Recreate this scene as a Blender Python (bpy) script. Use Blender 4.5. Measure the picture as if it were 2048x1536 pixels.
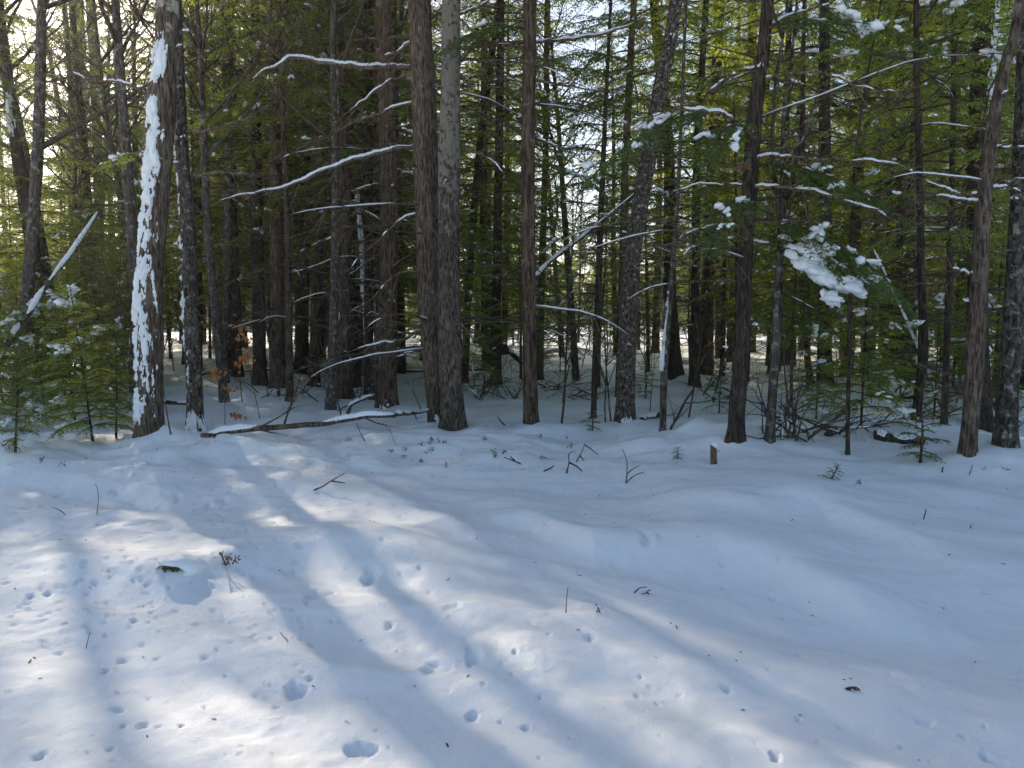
import bpy, math, random
import numpy as np
from mathutils import Vector, Matrix

for _o in list(bpy.data.objects):
    bpy.data.objects.remove(_o)
SC = bpy.context.scene
COL = SC.collection
R = math.radians
rng = np.random.default_rng(7)
random.seed(7)

# ------------------------------------------------------------------ camera
CAMZ, PITCH, FPX = 1.65, 4.9, 1547.0
cam_d = bpy.data.cameras.new('camera')
cam_d.sensor_width = 36.0
cam_d.lens = 36.0 * FPX / 2048.0
cam_d.clip_start, cam_d.clip_end = 0.05, 5000.0
cam = bpy.data.objects.new('camera', cam_d)
COL.objects.link(cam)
cam.location = (0, 0, CAMZ)
cam.rotation_euler = (R(90 - PITCH), 0, 0)
SC.camera = cam

# ------------------------------------------------------------------ sky, sun, exposure
SUN_AZ, SUN_EL = -31.0, 27.0          # degrees from +Y towards +X, above the horizon
world = bpy.data.worlds.new('World')
SC.world = world
world.use_nodes = True
_nt = world.node_tree
_bg = _nt.nodes['Background']
_sky = _nt.nodes.new('ShaderNodeTexSky')
_sky.sky_type = 'NISHITA'
_sky.sun_disc = False
_sky.sun_elevation = R(SUN_EL)
_sky.sun_rotation = R(SUN_AZ)
_sky.air_density, _sky.dust_density, _sky.ozone_density = 1.0, 1.2, 1.2
_nt.links.new(_sky.outputs[0], _bg.inputs[0])
_bg.inputs[1].default_value = 0.13
sun_d = bpy.data.lights.new('sun', 'SUN')
sun_d.energy, sun_d.angle, sun_d.color = 5.0, R(0.8), (1.0, 0.86, 0.68)
sun = bpy.data.objects.new('sun', sun_d)
COL.objects.link(sun)
_S = Vector((math.sin(R(SUN_AZ)) * math.cos(R(SUN_EL)), math.cos(R(SUN_AZ)) * math.cos(R(SUN_EL)), math.sin(R(SUN_EL))))
sun.rotation_euler = _S.to_track_quat('Z', 'Y').to_euler()
sun.location = (-20, 30, 40)
vs = SC.view_settings
vs.view_transform, vs.look, vs.exposure, vs.gamma = 'Standard', 'None', 0.68, 1.0
vs.use_curve_mapping = False
SC.render.engine = 'CYCLES'
cy = SC.cycles
cy.use_denoising = True
try:
    cy.denoiser = 'OPENIMAGEDENOISE'
    cy.denoising_input_passes = 'RGB_ALBEDO_NORMAL'
except Exception:
    pass
cy.max_bounces, cy.diffuse_bounces, cy.glossy_bounces = 4, 2, 1
cy.use_adaptive_sampling, cy.adaptive_threshold = True, 0.03
cy.transmission_bounces, cy.transparent_max_bounces = 3, 4
cy.caustics_reflective = cy.caustics_refractive = False
cy.sample_clamp_indirect = 6.0

# ------------------------------------------------------------------ numeric helpers
def _hash(ix, iy, seed):
    h = (ix.astype(np.int64) * 374761393 + iy.astype(np.int64) * 668265263 + seed * 144665) & 0xffffffff
    h = ((h ^ (h >> 13)) * 1274126177) & 0xffffffff
    return ((h ^ (h >> 16)) & 0xffff) / 65535.0

def vnoise(x, y, seed=0):
    x, y = np.asarray(x, float), np.asarray(y, float)
    ix, iy = np.floor(x), np.floor(y)
    fx, fy = x - ix, y - iy
    u, v = fx * fx * fx * (fx * (fx * 6 - 15) + 10), fy * fy * fy * (fy * (fy * 6 - 15) + 10)
    a, b = _hash(ix, iy, seed), _hash(ix + 1, iy, seed)
    c, d = _hash(ix, iy + 1, seed), _hash(ix + 1, iy + 1, seed)
    return ((a * (1 - u) + b * u) * (1 - v) + (c * (1 - u) + d * u) * v) * 2 - 1

def fbm(x, y, seed=0, octv=4, gain=0.5):
    t, a = 0.0, 1.0
    for k in range(octv):
        t = t + a * vnoise(x, y, seed + k * 17)
        x, y, a = x * 2.03 + 3.1, y * 2.03 - 1.7, a * gain
    return t

def sstep(a, b, x):
    t = np.clip((np.asarray(x, float) - a) / (b - a), 0, 1)
    return t * t * (3 - 2 * t)

_cp, _sp = math.cos(R(PITCH)), math.sin(R(PITCH))
def ray(px, py):
    a, b = (px - 1024.0) / FPX, (768.0 - py) / FPX
    return np.array([a, _cp + b * _sp, b * _cp - _sp])

def at(px, py, Y):
    """the point of the place at forward distance Y seen at that pixel of the 2048x1536 photograph"""
    d = ray(px, py)
    return np.array([0, 0, CAMZ]) + d * (Y / d[1])

# ------------------------------------------------------------------ the lie of the land
MOUNDS, PITS = [], []     # (x, y, radius, height) / (x, y, r along, r across, angle, depth)

def _flat(px, py):
    d = ray(px, py)
    p = np.array([0, 0, CAMZ - 0.06]) + d * ((CAMZ - 0.06) / -d[2])
    return p[:2]
RIDGES = [(np.array([_flat(*p) for p in pl]), hh) for pl, hh in [
    ([(-60, 1110), (0, 1118), (150, 1140), (300, 1154), (400, 1150), (520, 1122), (640, 1106), (760, 1108), (880, 1130), (990, 1160)], 0.12),
    ([(900, 1010), (960, 1020), (1040, 1036), (1100, 1056), (1180, 1085), (1300, 1094), (1420, 1102), (1550, 1132), (1700, 1182), (1850, 1215), (2050, 1285)], 0.14),
    ([(1280, 1022), (1340, 1028), (1440, 1040), (1530, 1047), (1620, 1046), (1720, 1075), (1830, 1105), (1980, 1125)], 0.11),
    ([(780, 1220), (850, 1240), (980, 1278), (1080, 1308), (1200, 1302), (1330, 1340), (1420, 1400), (1500, 1440)], 0.10),
    ([(480, 965), (560, 972), (650, 985), (760, 1000), (850, 1030), (960, 1068), (1050, 1092)], 0.09)]]

def land(x, y):
    x, y = np.asarray(x, float), np.asarray(y, float)
    r = np.hypot(x, y)
    # drifts: long soft ridges lying across the view, coming nearer towards +x
    ca, sa = math.cos(R(-24)), math.sin(R(-24))
    u, v = x * ca + y * sa, -x * sa + y * ca
    near = 1 - sstep(8.5, 11.5, y)
    z = near * (0.085 * fbm(u / 3.2, v / 1.15, 3, 3, 0.45) + 0.035 * (1 - np.abs(fbm(u / 2.2 + 5, v / 0.8, 31, 2, 0.4))) )
    z = z + near * (0.014 * fbm(x / 0.42, y / 0.3, 77, 3) + 0.0035 * fbm(x / 0.07, y / 0.07, 78, 2) * sstep(-0.2, 0.5, fbm(x / 0.9, y / 0.9, 79, 2)))
    for pl, hh in RIDGES:
        rx = np.interp(x, pl[:, 0], pl[:, 1])
        ends = sstep(pl[0, 0] - 0.1, pl[0, 0] + 0.7, x) * (1 - sstep(pl[-1, 0] - 0.7, pl[-1, 0] + 0.1, x))
        dv = y - rx - 0.05 * vnoise(x / 0.5, y * 0, 5)
        z = z + hh * ends * np.where(dv > 0, np.exp(-(dv / 0.75) ** 2), np.exp(-(dv / 0.30) ** 2))
    # bank in front of the wood, higher to the right
    hb = 0.12 + 0.26 * sstep(0.2, 2.6, x) - 0.12 * sstep(4.6, 6.5, x)
    yc = 9.3 - 1.0 * sstep(0.5, 3.0, x) - 0.5 * sstep(4, 6, x)
    dv = y - yc
    z = z + hb * np.where(dv < 0, np.exp(-(dv / 2.1) ** 2), np.exp(-(dv / 0.95) ** 2))
    z = z + 0.085 * fbm(x / 0.75, y / 0.55, 91, 3) * sstep(7.4, 8.6, y) * (1 - sstep(10.5, 12.5, y))
    # forest floor
    far = sstep(9.0, 12.0, y)
    z = z + far * (0.07 + 0.10 * fbm(x / 2.3, y / 2.3, 11, 3) + 0.05 * fbm(x / 0.8, y / 0.8, 13, 2))
    z = z + sstep(45, 200, r) * 1.2 * fbm(x / 60, y / 60, 21, 2)
    return z * sstep(0.3, 2.2, r)

def ground(x, y):
    x, y = np.asarray(x, float), np.asarray(y, float)
    z = land(x, y)
    shp = z.shape
    zf, xf, yf = z.reshape(-1).copy(), x.reshape(-1), y.reshape(-1)
    for (mx, my, mr, mh) in MOUNDS:
        m = np.abs(xf - mx) < 3 * mr
        m &= np.abs(yf - my) < 3 * mr
        if m.any():
            q = ((xf[m] - mx) ** 2 + (yf[m] - my) ** 2) / mr ** 2
            zf[m] += mh * np.exp(-q)
    for (qx, qy, ra, rb, an, dp) in PITS:
        rr = 2.2 * max(ra, rb)
        m = np.abs(xf - qx) < rr
        m &= np.abs(yf - qy) < rr
        if m.any():
            dx, dy = xf[m] - qx, yf[m] - qy
            c, s = math.cos(an), math.sin(an)
            k = 1.6 / max(ra, rb)
            dx = dx + 0.45 * ra * vnoise(dx * k + qx * 7, dy * k + qy * 5, 3)
            dy = dy + 0.45 * rb * vnoise(dx * k + qy * 3, dy * k + qx * 9, 8)
            q = ((dx * c + dy * s) / ra) ** 2 + ((-dx * s + dy * c) / rb) ** 2
            zf[m] += -dp * np.exp(-q ** 2 * 1.4) + 0.05 * dp * np.exp(-((np.sqrt(q) - 1.3) / 0.35) ** 2)
    return zf.reshape(shp)

def gz(x, y):
    return float(ground(np.array([x]), np.array([y]))[0])

def hit(px, py, f=land):
    """where the line of sight through that pixel meets the ground"""
    d = ray(px, py)
    t = np.concatenate([np.linspace(1.5, 20, 900), np.linspace(20.1, 160, 700)])
    P = d[None, :] * (t / d[1])[:, None] + np.array([0, 0, CAMZ])
    below = P[:, 2] < f(P[:, 0], P[:, 1])
    i = int(np.argmax(below)) if below.any() else len(t) - 1
    return P[i]

# ------------------------------------------------------------------ mesh helpers
class Acc:
    """collects vertices and faces (quads and triangles) with a material index"""
    def __init__(self):
        self.v, self.q, self.t, self.mq, self.mt, self.n = [], [], [], [], [], 0
    def add(self, v, q=None, t=None, mi=0):
        v = np.asarray(v, float).reshape(-1, 3)
        if q is not None and len(q):
            q = np.asarray(q, int).reshape(-1, 4)
            self.q.append(q + self.n); self.mq.append(np.full(len(q), mi))
        if t is not None and len(t):
            t = np.asarray(t, int).reshape(-1, 3)
            self.t.append(t + self.n); self.mt.append(np.full(len(t), mi))
        self.v.append(v); self.n += len(v)
    def mesh(self, name, mats, smooth=True):
        v = np.concatenate(self.v) if self.v else np.zeros((0, 3))
        q = np.concatenate(self.q) if self.q else np.zeros((0, 4), int)
        t = np.concatenate(self.t) if self.t else np.zeros((0, 3), int)
        me = bpy.data.meshes.new(name)
        me.vertices.add(len(v)); me.vertices.foreach_set('co', v.astype(np.float32).ravel())
        loops = np.concatenate([q.ravel(), t.ravel()]).astype(np.int32)
        me.loops.add(len(loops)); me.loops.foreach_set('vertex_index', loops)
        np_ = len(q) + len(t)
        me.polygons.add(np_)
        starts = np.concatenate([np.arange(len(q)) * 4, len(q) * 4 + np.arange(len(t)) * 3]).astype(np.int32)
        me.polygons.foreach_set('loop_start', starts)
        mi = np.concatenate([np.concatenate(self.mq) if self.mq else np.zeros(0), np.concatenate(self.mt) if self.mt else np.zeros(0)])
        for m in mats:
            me.materials.append(m)
        me.polygons.foreach_set('material_index', mi.astype(np.int32))
        sm = np.full(np_, bool(smooth))
        me.polygons.foreach_set('use_smooth', sm)
        me.update(calc_edges=True)
        return me

def put(name, me, parent=None, loc=(0, 0, 0)):
    o = bpy.data.objects.new(name, me)
    COL.objects.link(o)
    o.location = loc
    if parent is not None:
        o.parent = parent
        if name == 'snow':
            o['kind'] = 'stuff'
    return o

def thing(name, label, cat, loc=(0, 0, 0), group=None):
    o = bpy.data.objects.new(name, None)
    COL.objects.link(o)
    o.location = tuple(float(c) for c in loc)
    o.empty_display_size = 0.2
    o['label'], o['category'] = label, cat
    if group:
        o['group'] = group
    return o

def norm(a):
    return a / (np.linalg.norm(a, axis=-1, keepdims=True) + 1e-9)

def catmull(P, n):
    P = np.asarray(P, float)
    if len(P) == 2:
        t = np.linspace(0, 1, n)[:, None]
        return P[0] * (1 - t) + P[1] * t
    Q = np.vstack([2 * P[0] - P[1], P, 2 * P[-1] - P[-2]])
    L = np.concatenate([[0], np.cumsum(np.linalg.norm(np.diff(P[:, :3], axis=0), axis=1))])
    s = np.linspace(0, L[-1], n)
    i = np.clip(np.searchsorted(L, s, 'right') - 1, 0, len(P) - 2)
    t = ((s - L[i]) / (L[i + 1] - L[i] + 1e-9))[:, None]
    a, b, c, d = Q[i], Q[i + 1], Q[i + 2], Q[i + 3]
    return 0.5 * (2 * b + (c - a) * t + (2 * a - 5 * b + 4 * c - d) * t ** 2 + (3 * b - a - 3 * c + d) * t ** 3)

def frames(P):
    T = norm(np.gradient(P, axis=0))
    ref = np.where(np.abs(T[:, 2:3]) > 0.9, np.array([[1.0, 0, 0]]), np.array([[0, 0, 1.0]]))
    if np.abs(T[:, 2]).mean() > 0.75:
        ref = np.tile(np.array([[1.0, 0, 0]]), (len(T), 1))
    else:
        ref = np.tile(np.array([[0, 0, 1.0]]), (len(T), 1))
    U = norm(np.cross(ref, T))
    V = np.cross(T, U)
    return T, U, V

def tube_into(acc, P, rad, sides=5, mi=0, seed=0, rough=0.0, cap=True):
    P = np.asarray(P, float)
    rad = np.asarray(rad, float) * np.ones(len(P))
    T, U, V = frames(P)
    a = np.linspace(0, 2 * math.pi, sides, endpoint=False)
    rr = rad[:, None] * np.ones((1, sides))
    if rough:
        rr = rr * (1 + rough * vnoise(np.arange(len(P))[:, None] * 0.7 + seed, np.arange(sides)[None, :] * 1.0, seed))
    ring = P[:, None, :] + rr[..., None] * (np.cos(a)[None, :, None] * U[:, None, :] + np.sin(a)[None, :, None] * V[:, None, :])
    n = len(P)
    i, j = np.meshgrid(np.arange(n - 1), np.arange(sides), indexing='ij')
    j2 = (j + 1) % sides
    q = np.stack([i * sides + j, i * sides + j2, (i + 1) * sides + j2, (i + 1) * sides + j], -1).reshape(-1, 4)
    v = ring.reshape(-1, 3)
    t = []
    if cap:
        v = np.vstack([v, P[0:1], P[-1:]])
        for k in range(sides):
            t.append((n * sides, (k + 1) % sides, k))
            t.append((n * sides + 1, (n - 1) * sides + k, (n - 1) * sides + (k + 1) % sides))
    acc.add(v, q, t, mi)

def snow_line_into(acc, P, rad, r, lo=0.0, hi=1.0, gap=0.35, thick=1.0, seed=0, upv=(0, 0, 1.0)):
    """a ridge of snow lying along the upper side of a limb, broken by gaps"""
    P = np.asarray(P, float)
    n = len(P)
    m = max(8, n * 3)
    s = np.linspace(0, 1, m)
    si = np.linspace(0, 1, n)
    C = np.stack([np.interp(s, si, P[:, k]) for k in range(3)], -1)
    rd = np.interp(s, si, np.asarray(rad) * np.ones(n))
    keep = (vnoise(s * m * 0.13 + seed * 3.7, s * 0 + seed, 5) > gap * 2 - 1) & (s >= lo) & (s <= hi)
    T, U, V = frames(C)
    up = np.tile(norm(np.array([upv], float)), (m, 1))
    up = norm(up - T * (up * T).sum(1, keepdims=True))
    sd = norm(np.cross(T, up))
    runs, start = [], None
    for k in range(m + 1):
        if k < m and keep[k]:
            if start is None: start = k
        elif start is not None:
            if k - start >= 3: runs.append((start, k))
            start = None
    ang = np.linspace(0, math.pi, 6)
    for a, b in runs:
        idx = np.arange(a, b)
        e = np.sin(np.linspace(0.12, math.pi - 0.12, len(idx))) ** 0.5
        w = (rd[idx] * 1.05 + 0.004 * thick) * e * (0.85 + 0.3 * r.random(len(idx)))
        h = (rd[idx] * 0.9 + 0.013 * thick) * e * (0.8 + 0.4 * r.random(len(idx)))
        base = C[idx] + up[idx] * (rd[idx] * 0.35)[:, None]
        ring = base[:, None, :] + (w[:, None] * np.cos(ang)[None])[..., None] * sd[idx][:, None, :] + (h[:, None] * np.sin(ang)[None] + (rd[idx] * 0.3)[:, None] * np.sin(ang)[None])[..., None] * up[idx][:, None, :]
        k = len(ang)
        i, j = np.meshgrid(np.arange(len(idx) - 1), np.arange(k - 1), indexing='ij')
        q = np.stack([i * k + j, i * k + j + 1, (i + 1) * k + j + 1, (i + 1) * k + j], -1).reshape(-1, 4)
        acc.add(ring.reshape(-1, 3), q)

# a low ball for clumps of snow
def _ico(sub):
    import bmesh
    bm = bmesh.new()
    bmesh.ops.create_icosphere(bm, subdivisions=sub, radius=1.0)
    v = np.array([x.co[:] for x in bm.verts]); bm.verts.index_update()
    f = np.array([[w.index for w in g.verts] for g in bm.faces])
    bm.free()
    return v, f
ICO = {1: _ico(1), 2: _ico(2), 3: _ico(3)}

def clump_into(acc, c, d, la, lb, lc, r, sub=2, mi=0, lump=False):
    """a lump of snow at c: la long along d, lb wide, lc high, flat below and lumpy above"""
    if sub < 3 and not lump:
        n = 3 if sub == 1 else 5
        d_ = norm(np.asarray(d, float)); s_ = norm(np.cross(d_, [0, 0, 1.0]))
        for k in range(n):
            a, b, g = r.random() * 2 - 1, r.random() * 2 - 1, 0.42 + 0.35 * r.random()
            clump_into(acc, np.asarray(c) + d_ * a * la * 0.75 + s_ * b * lb * 0.75 + np.array([0, 0, -0.25 * lc * (a * a + b * b)]), d + (r.random(3) - 0.5) * 0.9, la * g, lb * g * 1.1, lc * (0.6 + 0.5 * r.random()), r, sub, mi, True)
        return
    v, f = ICO[sub]
    k = r.random(3) * 50
    w = v * (1 + 0.42 * fbm(v[:, 0] * 1.9 + k[0] + v[:, 2], v[:, 1] * 1.9 + k[1] + v[:, 2] * 0.7, 9, 3, 0.6)[:, None])
    z = w[:, 2:3]
    w = np.concatenate([w[:, :2], np.where(z < 0, z * 0.45, z)], 1)
    d = norm(np.asarray(d, float)); s = norm(np.cross(d, [0, 0, 1.0])); u = np.cross(s, d)
    acc.add(np.asarray(c) + w[:, 0:1] * d * la + w[:, 1:2] * s * lb + w[:, 2:3] * u * lc, None, f, mi)

# ------------------------------------------------------------------ materials
def nodes(m):
    m.use_nodes = True
    nt = m.node_tree
    return nt, nt.nodes, nt.links, nt.nodes['Principled BSDF']

def mk_ramp(N, stops):
    r = N.new('ShaderNodeValToRGB')
    e = r.color_ramp.elements
    e[0].position, e[0].color = stops[0][0], (*stops[0][1], 1)
    e[1].position, e[1].color = stops[-1][0], (*stops[-1][1], 1)
    for p, c in stops[1:-1]:
        x = e.new(p); x.color = (*c, 1)
    return r

def mat_snow(name='snow', bump=0.25):
    m = bpy.data.materials.new(name)
    nt, N, L, B = nodes(m)
    B.inputs['Base Color'].default_value = (0.90, 0.915, 0.93, 1)
    B.inputs['Roughness'].default_value = 0.6
    B.inputs['Specular IOR Level'].default_value = 0.25
    tc = N.new('ShaderNodeTexCoord')
    n1 = N.new('ShaderNodeTexNoise'); n1.inputs['Scale'].default_value = 60; n1.inputs['Detail'].default_value = 8; n1.inputs['Roughness'].default_value = 0.75
    n2 = N.new('ShaderNodeTexNoise'); n2.inputs['Scale'].default_value = 9; n2.inputs['Detail'].default_value = 4
    L.new(tc.outputs['Object'], n1.inputs['Vector']); L.new(tc.outputs['Object'], n2.inputs['Vector'])
    ad = N.new('ShaderNodeMath'); ad.operation = 'ADD'
    ml = N.new('ShaderNodeMath'); ml.operation = 'MULTIPLY'; ml.inputs[1].default_value = 2.0
    L.new(n2.outputs['Fac'], ml.inputs[0]); L.new(ml.outputs[0], ad.inputs[1]); L.new(n1.outputs['Fac'], ad.inputs[0])
    b = N.new('ShaderNodeBump'); b.inputs['Strength'].default_value = bump; b.inputs['Distance'].default_value = 0.012
    L.new(ad.outputs[0], b.inputs['Height']); L.new(b.outputs[0], B.inputs['Normal'])
    return m

def mat_bark(name, dark, light, lichen=None, amount=0.5, fis=46.0, stretch=0.17, lscale=7.0, moss=None, bump=1.0, rise=None):
    m = bpy.data.materials.new(name)
    nt, N, L, B = nodes(m)
    B.inputs['Roughness'].default_value = 0.9
    B.inputs['Specular IOR Level'].default_value = 0.15
    tc = N.new('ShaderNodeTexCoord')
    oi = N.new('ShaderNodeObjectInfo')
    off = N.new('ShaderNodeVectorMath'); off.operation = 'ADD'
    mu = N.new('ShaderNodeMath'); mu.operation = 'MULTIPLY'; mu.inputs[1].default_value = 37.0
    L.new(oi.outputs['Random'], mu.inputs[0]); L.new(tc.outputs['Object'], off.inputs[0]); L.new(mu.outputs[0], off.inputs[1])
    mp = N.new('ShaderNodeMapping'); mp.inputs['Scale'].default_value = (1, 1, stretch)
    L.new(off.outputs[0], mp.inputs['Vector'])
    n1 = N.new('ShaderNodeTexNoise'); n1.inputs['Scale'].default_value = fis; n1.inputs['Detail'].default_value = 6; n1.inputs['Roughness'].default_value = 0.6; n1.inputs['Distortion'].default_value = 0.4
    L.new(mp.outputs[0], n1.inputs['Vector'])
    n2 = N.new('ShaderNodeTexNoise'); n2.inputs['Scale'].default_value = 2.2; n2.inputs['Detail'].default_value = 3
    L.new(off.outputs[0], n2.inputs['Vector'])
    r1 = mk_ramp(N, [(0.36, tuple(c * 0.35 for c in dark)), (0.46, dark), (0.62, light)])
    L.new(n1.outputs['Fac'], r1.inputs[0])
    mx = N.new('ShaderNodeMix'); mx.data_type = 'RGBA'; mx.blend_type = 'MULTIPLY'; mx.inputs[0].default_value = 0.55
    r2 = mk_ramp(N, [(0.3, (0.55, 0.52, 0.5)), (0.7, (1.15, 1.12, 1.1))])
    L.new(n2.outputs['Fac'], r2.inputs[0]); L.new(r1.outputs[0], mx.inputs[6]); L.new(r2.outputs[0], mx.inputs[7])
    col = mx.outputs[2]
    for k, (lc, am, ls) in enumerate([(lichen, amount, lscale), (moss, 0.45, 3.0)]):
        if lc is None:
            continue
        n3 = N.new('ShaderNodeTexNoise'); n3.inputs['Scale'].default_value = ls; n3.inputs['Detail'].default_value = 7; n3.inputs['Roughness'].default_value = 0.68
        o2 = N.new('ShaderNodeVectorMath'); o2.operation = 'ADD'; o2.inputs[1].default_value = (k * 9 + 4.0, 2.0, 1.0)
        L.new(off.outputs[0], o2.inputs[0]); L.new(o2.outputs[0], n3.inputs['Vector'])
        r3 = mk_ramp(N, [(0.62 - 0.24 * am, (0, 0, 0)), (0.68 - 0.24 * am, (1, 1, 1))])
        fac = n3.outputs['Fac']
        if rise and k == 0:
            sx = N.new('ShaderNodeSeparateXYZ'); L.new(tc.outputs['Object'], sx.inputs[0])
            mz = N.new('ShaderNodeMapRange'); mz.inputs['From Min'].default_value, mz.inputs['From Max'].default_value = rise[0], rise[1]
            mz.inputs['To Min'].default_value, mz.inputs['To Max'].default_value = rise[2], rise[3]
            L.new(sx.outputs['Z'], mz.inputs['Value'])
            ad = N.new('ShaderNodeMath'); ad.operation = 'ADD'
            L.new(fac, ad.inputs[0]); L.new(mz.outputs[0], ad.inputs[1]); fac = ad.outputs[0]
        L.new(fac, r3.inputs[0])
        m2 = N.new('ShaderNodeMix'); m2.data_type = 'RGBA'
        L.new(r3.outputs[0], m2.inputs[0]); L.new(col, m2.inputs[6]); m2.inputs[7].default_value = (*lc, 1)
        # keep some of the bark's grain inside the patch
        m3 = N.new('ShaderNodeMix'); m3.data_type = 'RGBA'; m3.inputs[0].default_value = 0.28
        L.new(m2.outputs[2], m3.inputs[6]); L.new(col, m3.inputs[7])
        col = m3.outputs[2]
    L.new(col, B.inputs['Base Color'])
    b = N.new('ShaderNodeBump'); b.inputs['Strength'].default_value = bump; b.inputs['Distance'].default_value = 0.02
    L.new(n1.outputs['Fac'], b.inputs['Height']); L.new(b.outputs[0], B.inputs['Normal'])
    return m

def mat_leaf(name, dark, light, trans, tw=0.45):
    m = bpy.data.materials.new(name)
    m.use_nodes = True
    nt = m.node_tree; N, L = nt.nodes, nt.links
    N.remove(N['Principled BSDF'])
    out = N['Material Output']
    tc = N.new('ShaderNodeTexCoord')
    n = N.new('ShaderNodeTexNoise'); n.inputs['Scale'].default_value = 1.6; n.inputs['Detail'].default_value = 4; n.inputs['Roughness'].default_value = 0.7
    L.new(tc.outputs['Object'], n.inputs['Vector'])
    r = mk_ramp(N, [(0.35, dark), (0.68, light)])
    L.new(n.outputs['Fac'], r.inputs[0])
    oi = N.new('ShaderNodeObjectInfo')
    hs = N.new('ShaderNodeHueSaturation')
    mr = N.new('ShaderNodeMapRange'); mr.inputs['To Min'].default_value = 0.75; mr.inputs['To Max'].default_value = 1.3
    L.new(oi.outputs['Random'], mr.inputs['Value']); L.new(mr.outputs[0], hs.inputs['Value']); L.new(r.outputs[0], hs.inputs['Color'])
    d = N.new('ShaderNodeBsdfDiffuse'); L.new(hs.outputs[0], d.inputs['Color'])
    g = N.new('ShaderNodeBsdfGlossy'); g.inputs['Roughness'].default_value = 0.45; g.inputs['Color'].default_value = (0.5, 0.55, 0.5, 1)
    t = N.new('ShaderNodeBsdfTranslucent'); t.inputs['Color'].default_value = (*trans, 1)
    m1 = N.new('ShaderNodeMixShader'); m1.inputs[0].default_value = tw
    L.new(d.outputs[0], m1.inputs[1]); L.new(t.outputs[0], m1.inputs[2])
    m2 = N.new('ShaderNodeMixShader'); m2.inputs[0].default_value = 0.09
    L.new(m1.outputs[0], m2.inputs[1]); L.new(g.outputs[0], m2.inputs[2])
    L.new(m2.outputs[0], out.inputs['Surface'])
    return m

SNOW = mat_snow('snow', 0.22)
GROUND = mat_snow('snow_ground', 0.55)
BARK = {
    'pine': mat_bark('bark_pine', (0.092, 0.068, 0.050), (0.225, 0.174, 0.130), (0.25, 0.24, 0.20), 0.06),
    'red': mat_bark('bark_red', (0.080, 0.055, 0.039), (0.185, 0.132, 0.095), (0.30, 0.28, 0.25), 0.10, fis=30),
    'maple': mat_bark('bark_maple', (0.075, 0.058, 0.046), (0.190, 0.155, 0.130), (0.255, 0.230, 0.190), 0.40, lscale=13.0, fis=44, stretch=0.25, rise=(2.6, 3.8, -0.05, 0.11)),
    'birch': mat_bark('bark_birch', (0.070, 0.055, 0.044), (0.180, 0.145, 0.115), (0.46, 0.43, 0.38), 0.26, lscale=20.0, fis=34, stretch=0.5),
    'mottled': mat_bark('bark_mottled', (0.055, 0.047, 0.038), (0.150, 0.130, 0.108), (0.36, 0.34, 0.29), 0.26, lscale=13.0, fis=36, stretch=0.35),
    'dark': mat_bark('bark_dark', (0.050, 0.037, 0.029), (0.115, 0.088, 0.068), (0.20, 0.19, 0.17), 0.04),
    'grey': mat_bark('bark_grey', (0.075, 0.065, 0.052), (0.170, 0.150, 0.125), (0.33, 0.32, 0.28), 0.30, lscale=12.0),
    'lit': mat_bark('bark_sunlit', (0.080, 0.062, 0.035), (0.175, 0.140, 0.080), (0.26, 0.26, 0.16), 0.25),  # yellow-green of sunlight put into the bark colour
    'snag': mat_bark('bark_snag', (0.090, 0.068, 0.050), (0.230, 0.180, 0.135), (0.50, 0.50, 0.38), 0.22, lscale=5.0, fis=40, rise=(4.3, 5.2, -0.12, 0.12)),
}
TWIG = mat_bark('bark_twig', (0.070, 0.053, 0.040), (0.160, 0.122, 0.092), (0.28, 0.27, 0.23), 0.2, fis=60, bump=0.3)
DEADWOOD = mat_bark('dead_wood', (0.120, 0.086, 0.058), (0.280, 0.205, 0.140), None, 0, fis=40, bump=0.4)
LEAF = [
    mat_leaf('needles_deep', (0.018, 0.030, 0.012), (0.048, 0.064, 0.022), (0.36, 0.46, 0.06), 0.47),
    mat_leaf('needles_fresh', (0.024, 0.038, 0.012), (0.066, 0.080, 0.024), (0.56, 0.64, 0.07), 0.54),
]
LEAF_ORANGE = mat_leaf('beech_leaf', (0.50, 0.15, 0.035), (0.72, 0.30, 0.08), (0.85, 0.33, 0.07), 0.45)
LEAF_BROWN = mat_leaf('dry_leaf', (0.10, 0.045, 0.020), (0.20, 0.095, 0.045), (0.25, 0.10, 0.04), 0.35)
LEAF_LAUREL = mat_leaf('laurel_leaf', (0.050, 0.060, 0.022), (0.115, 0.120, 0.045), (0.20, 0.22, 0.06), 0.35)

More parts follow.
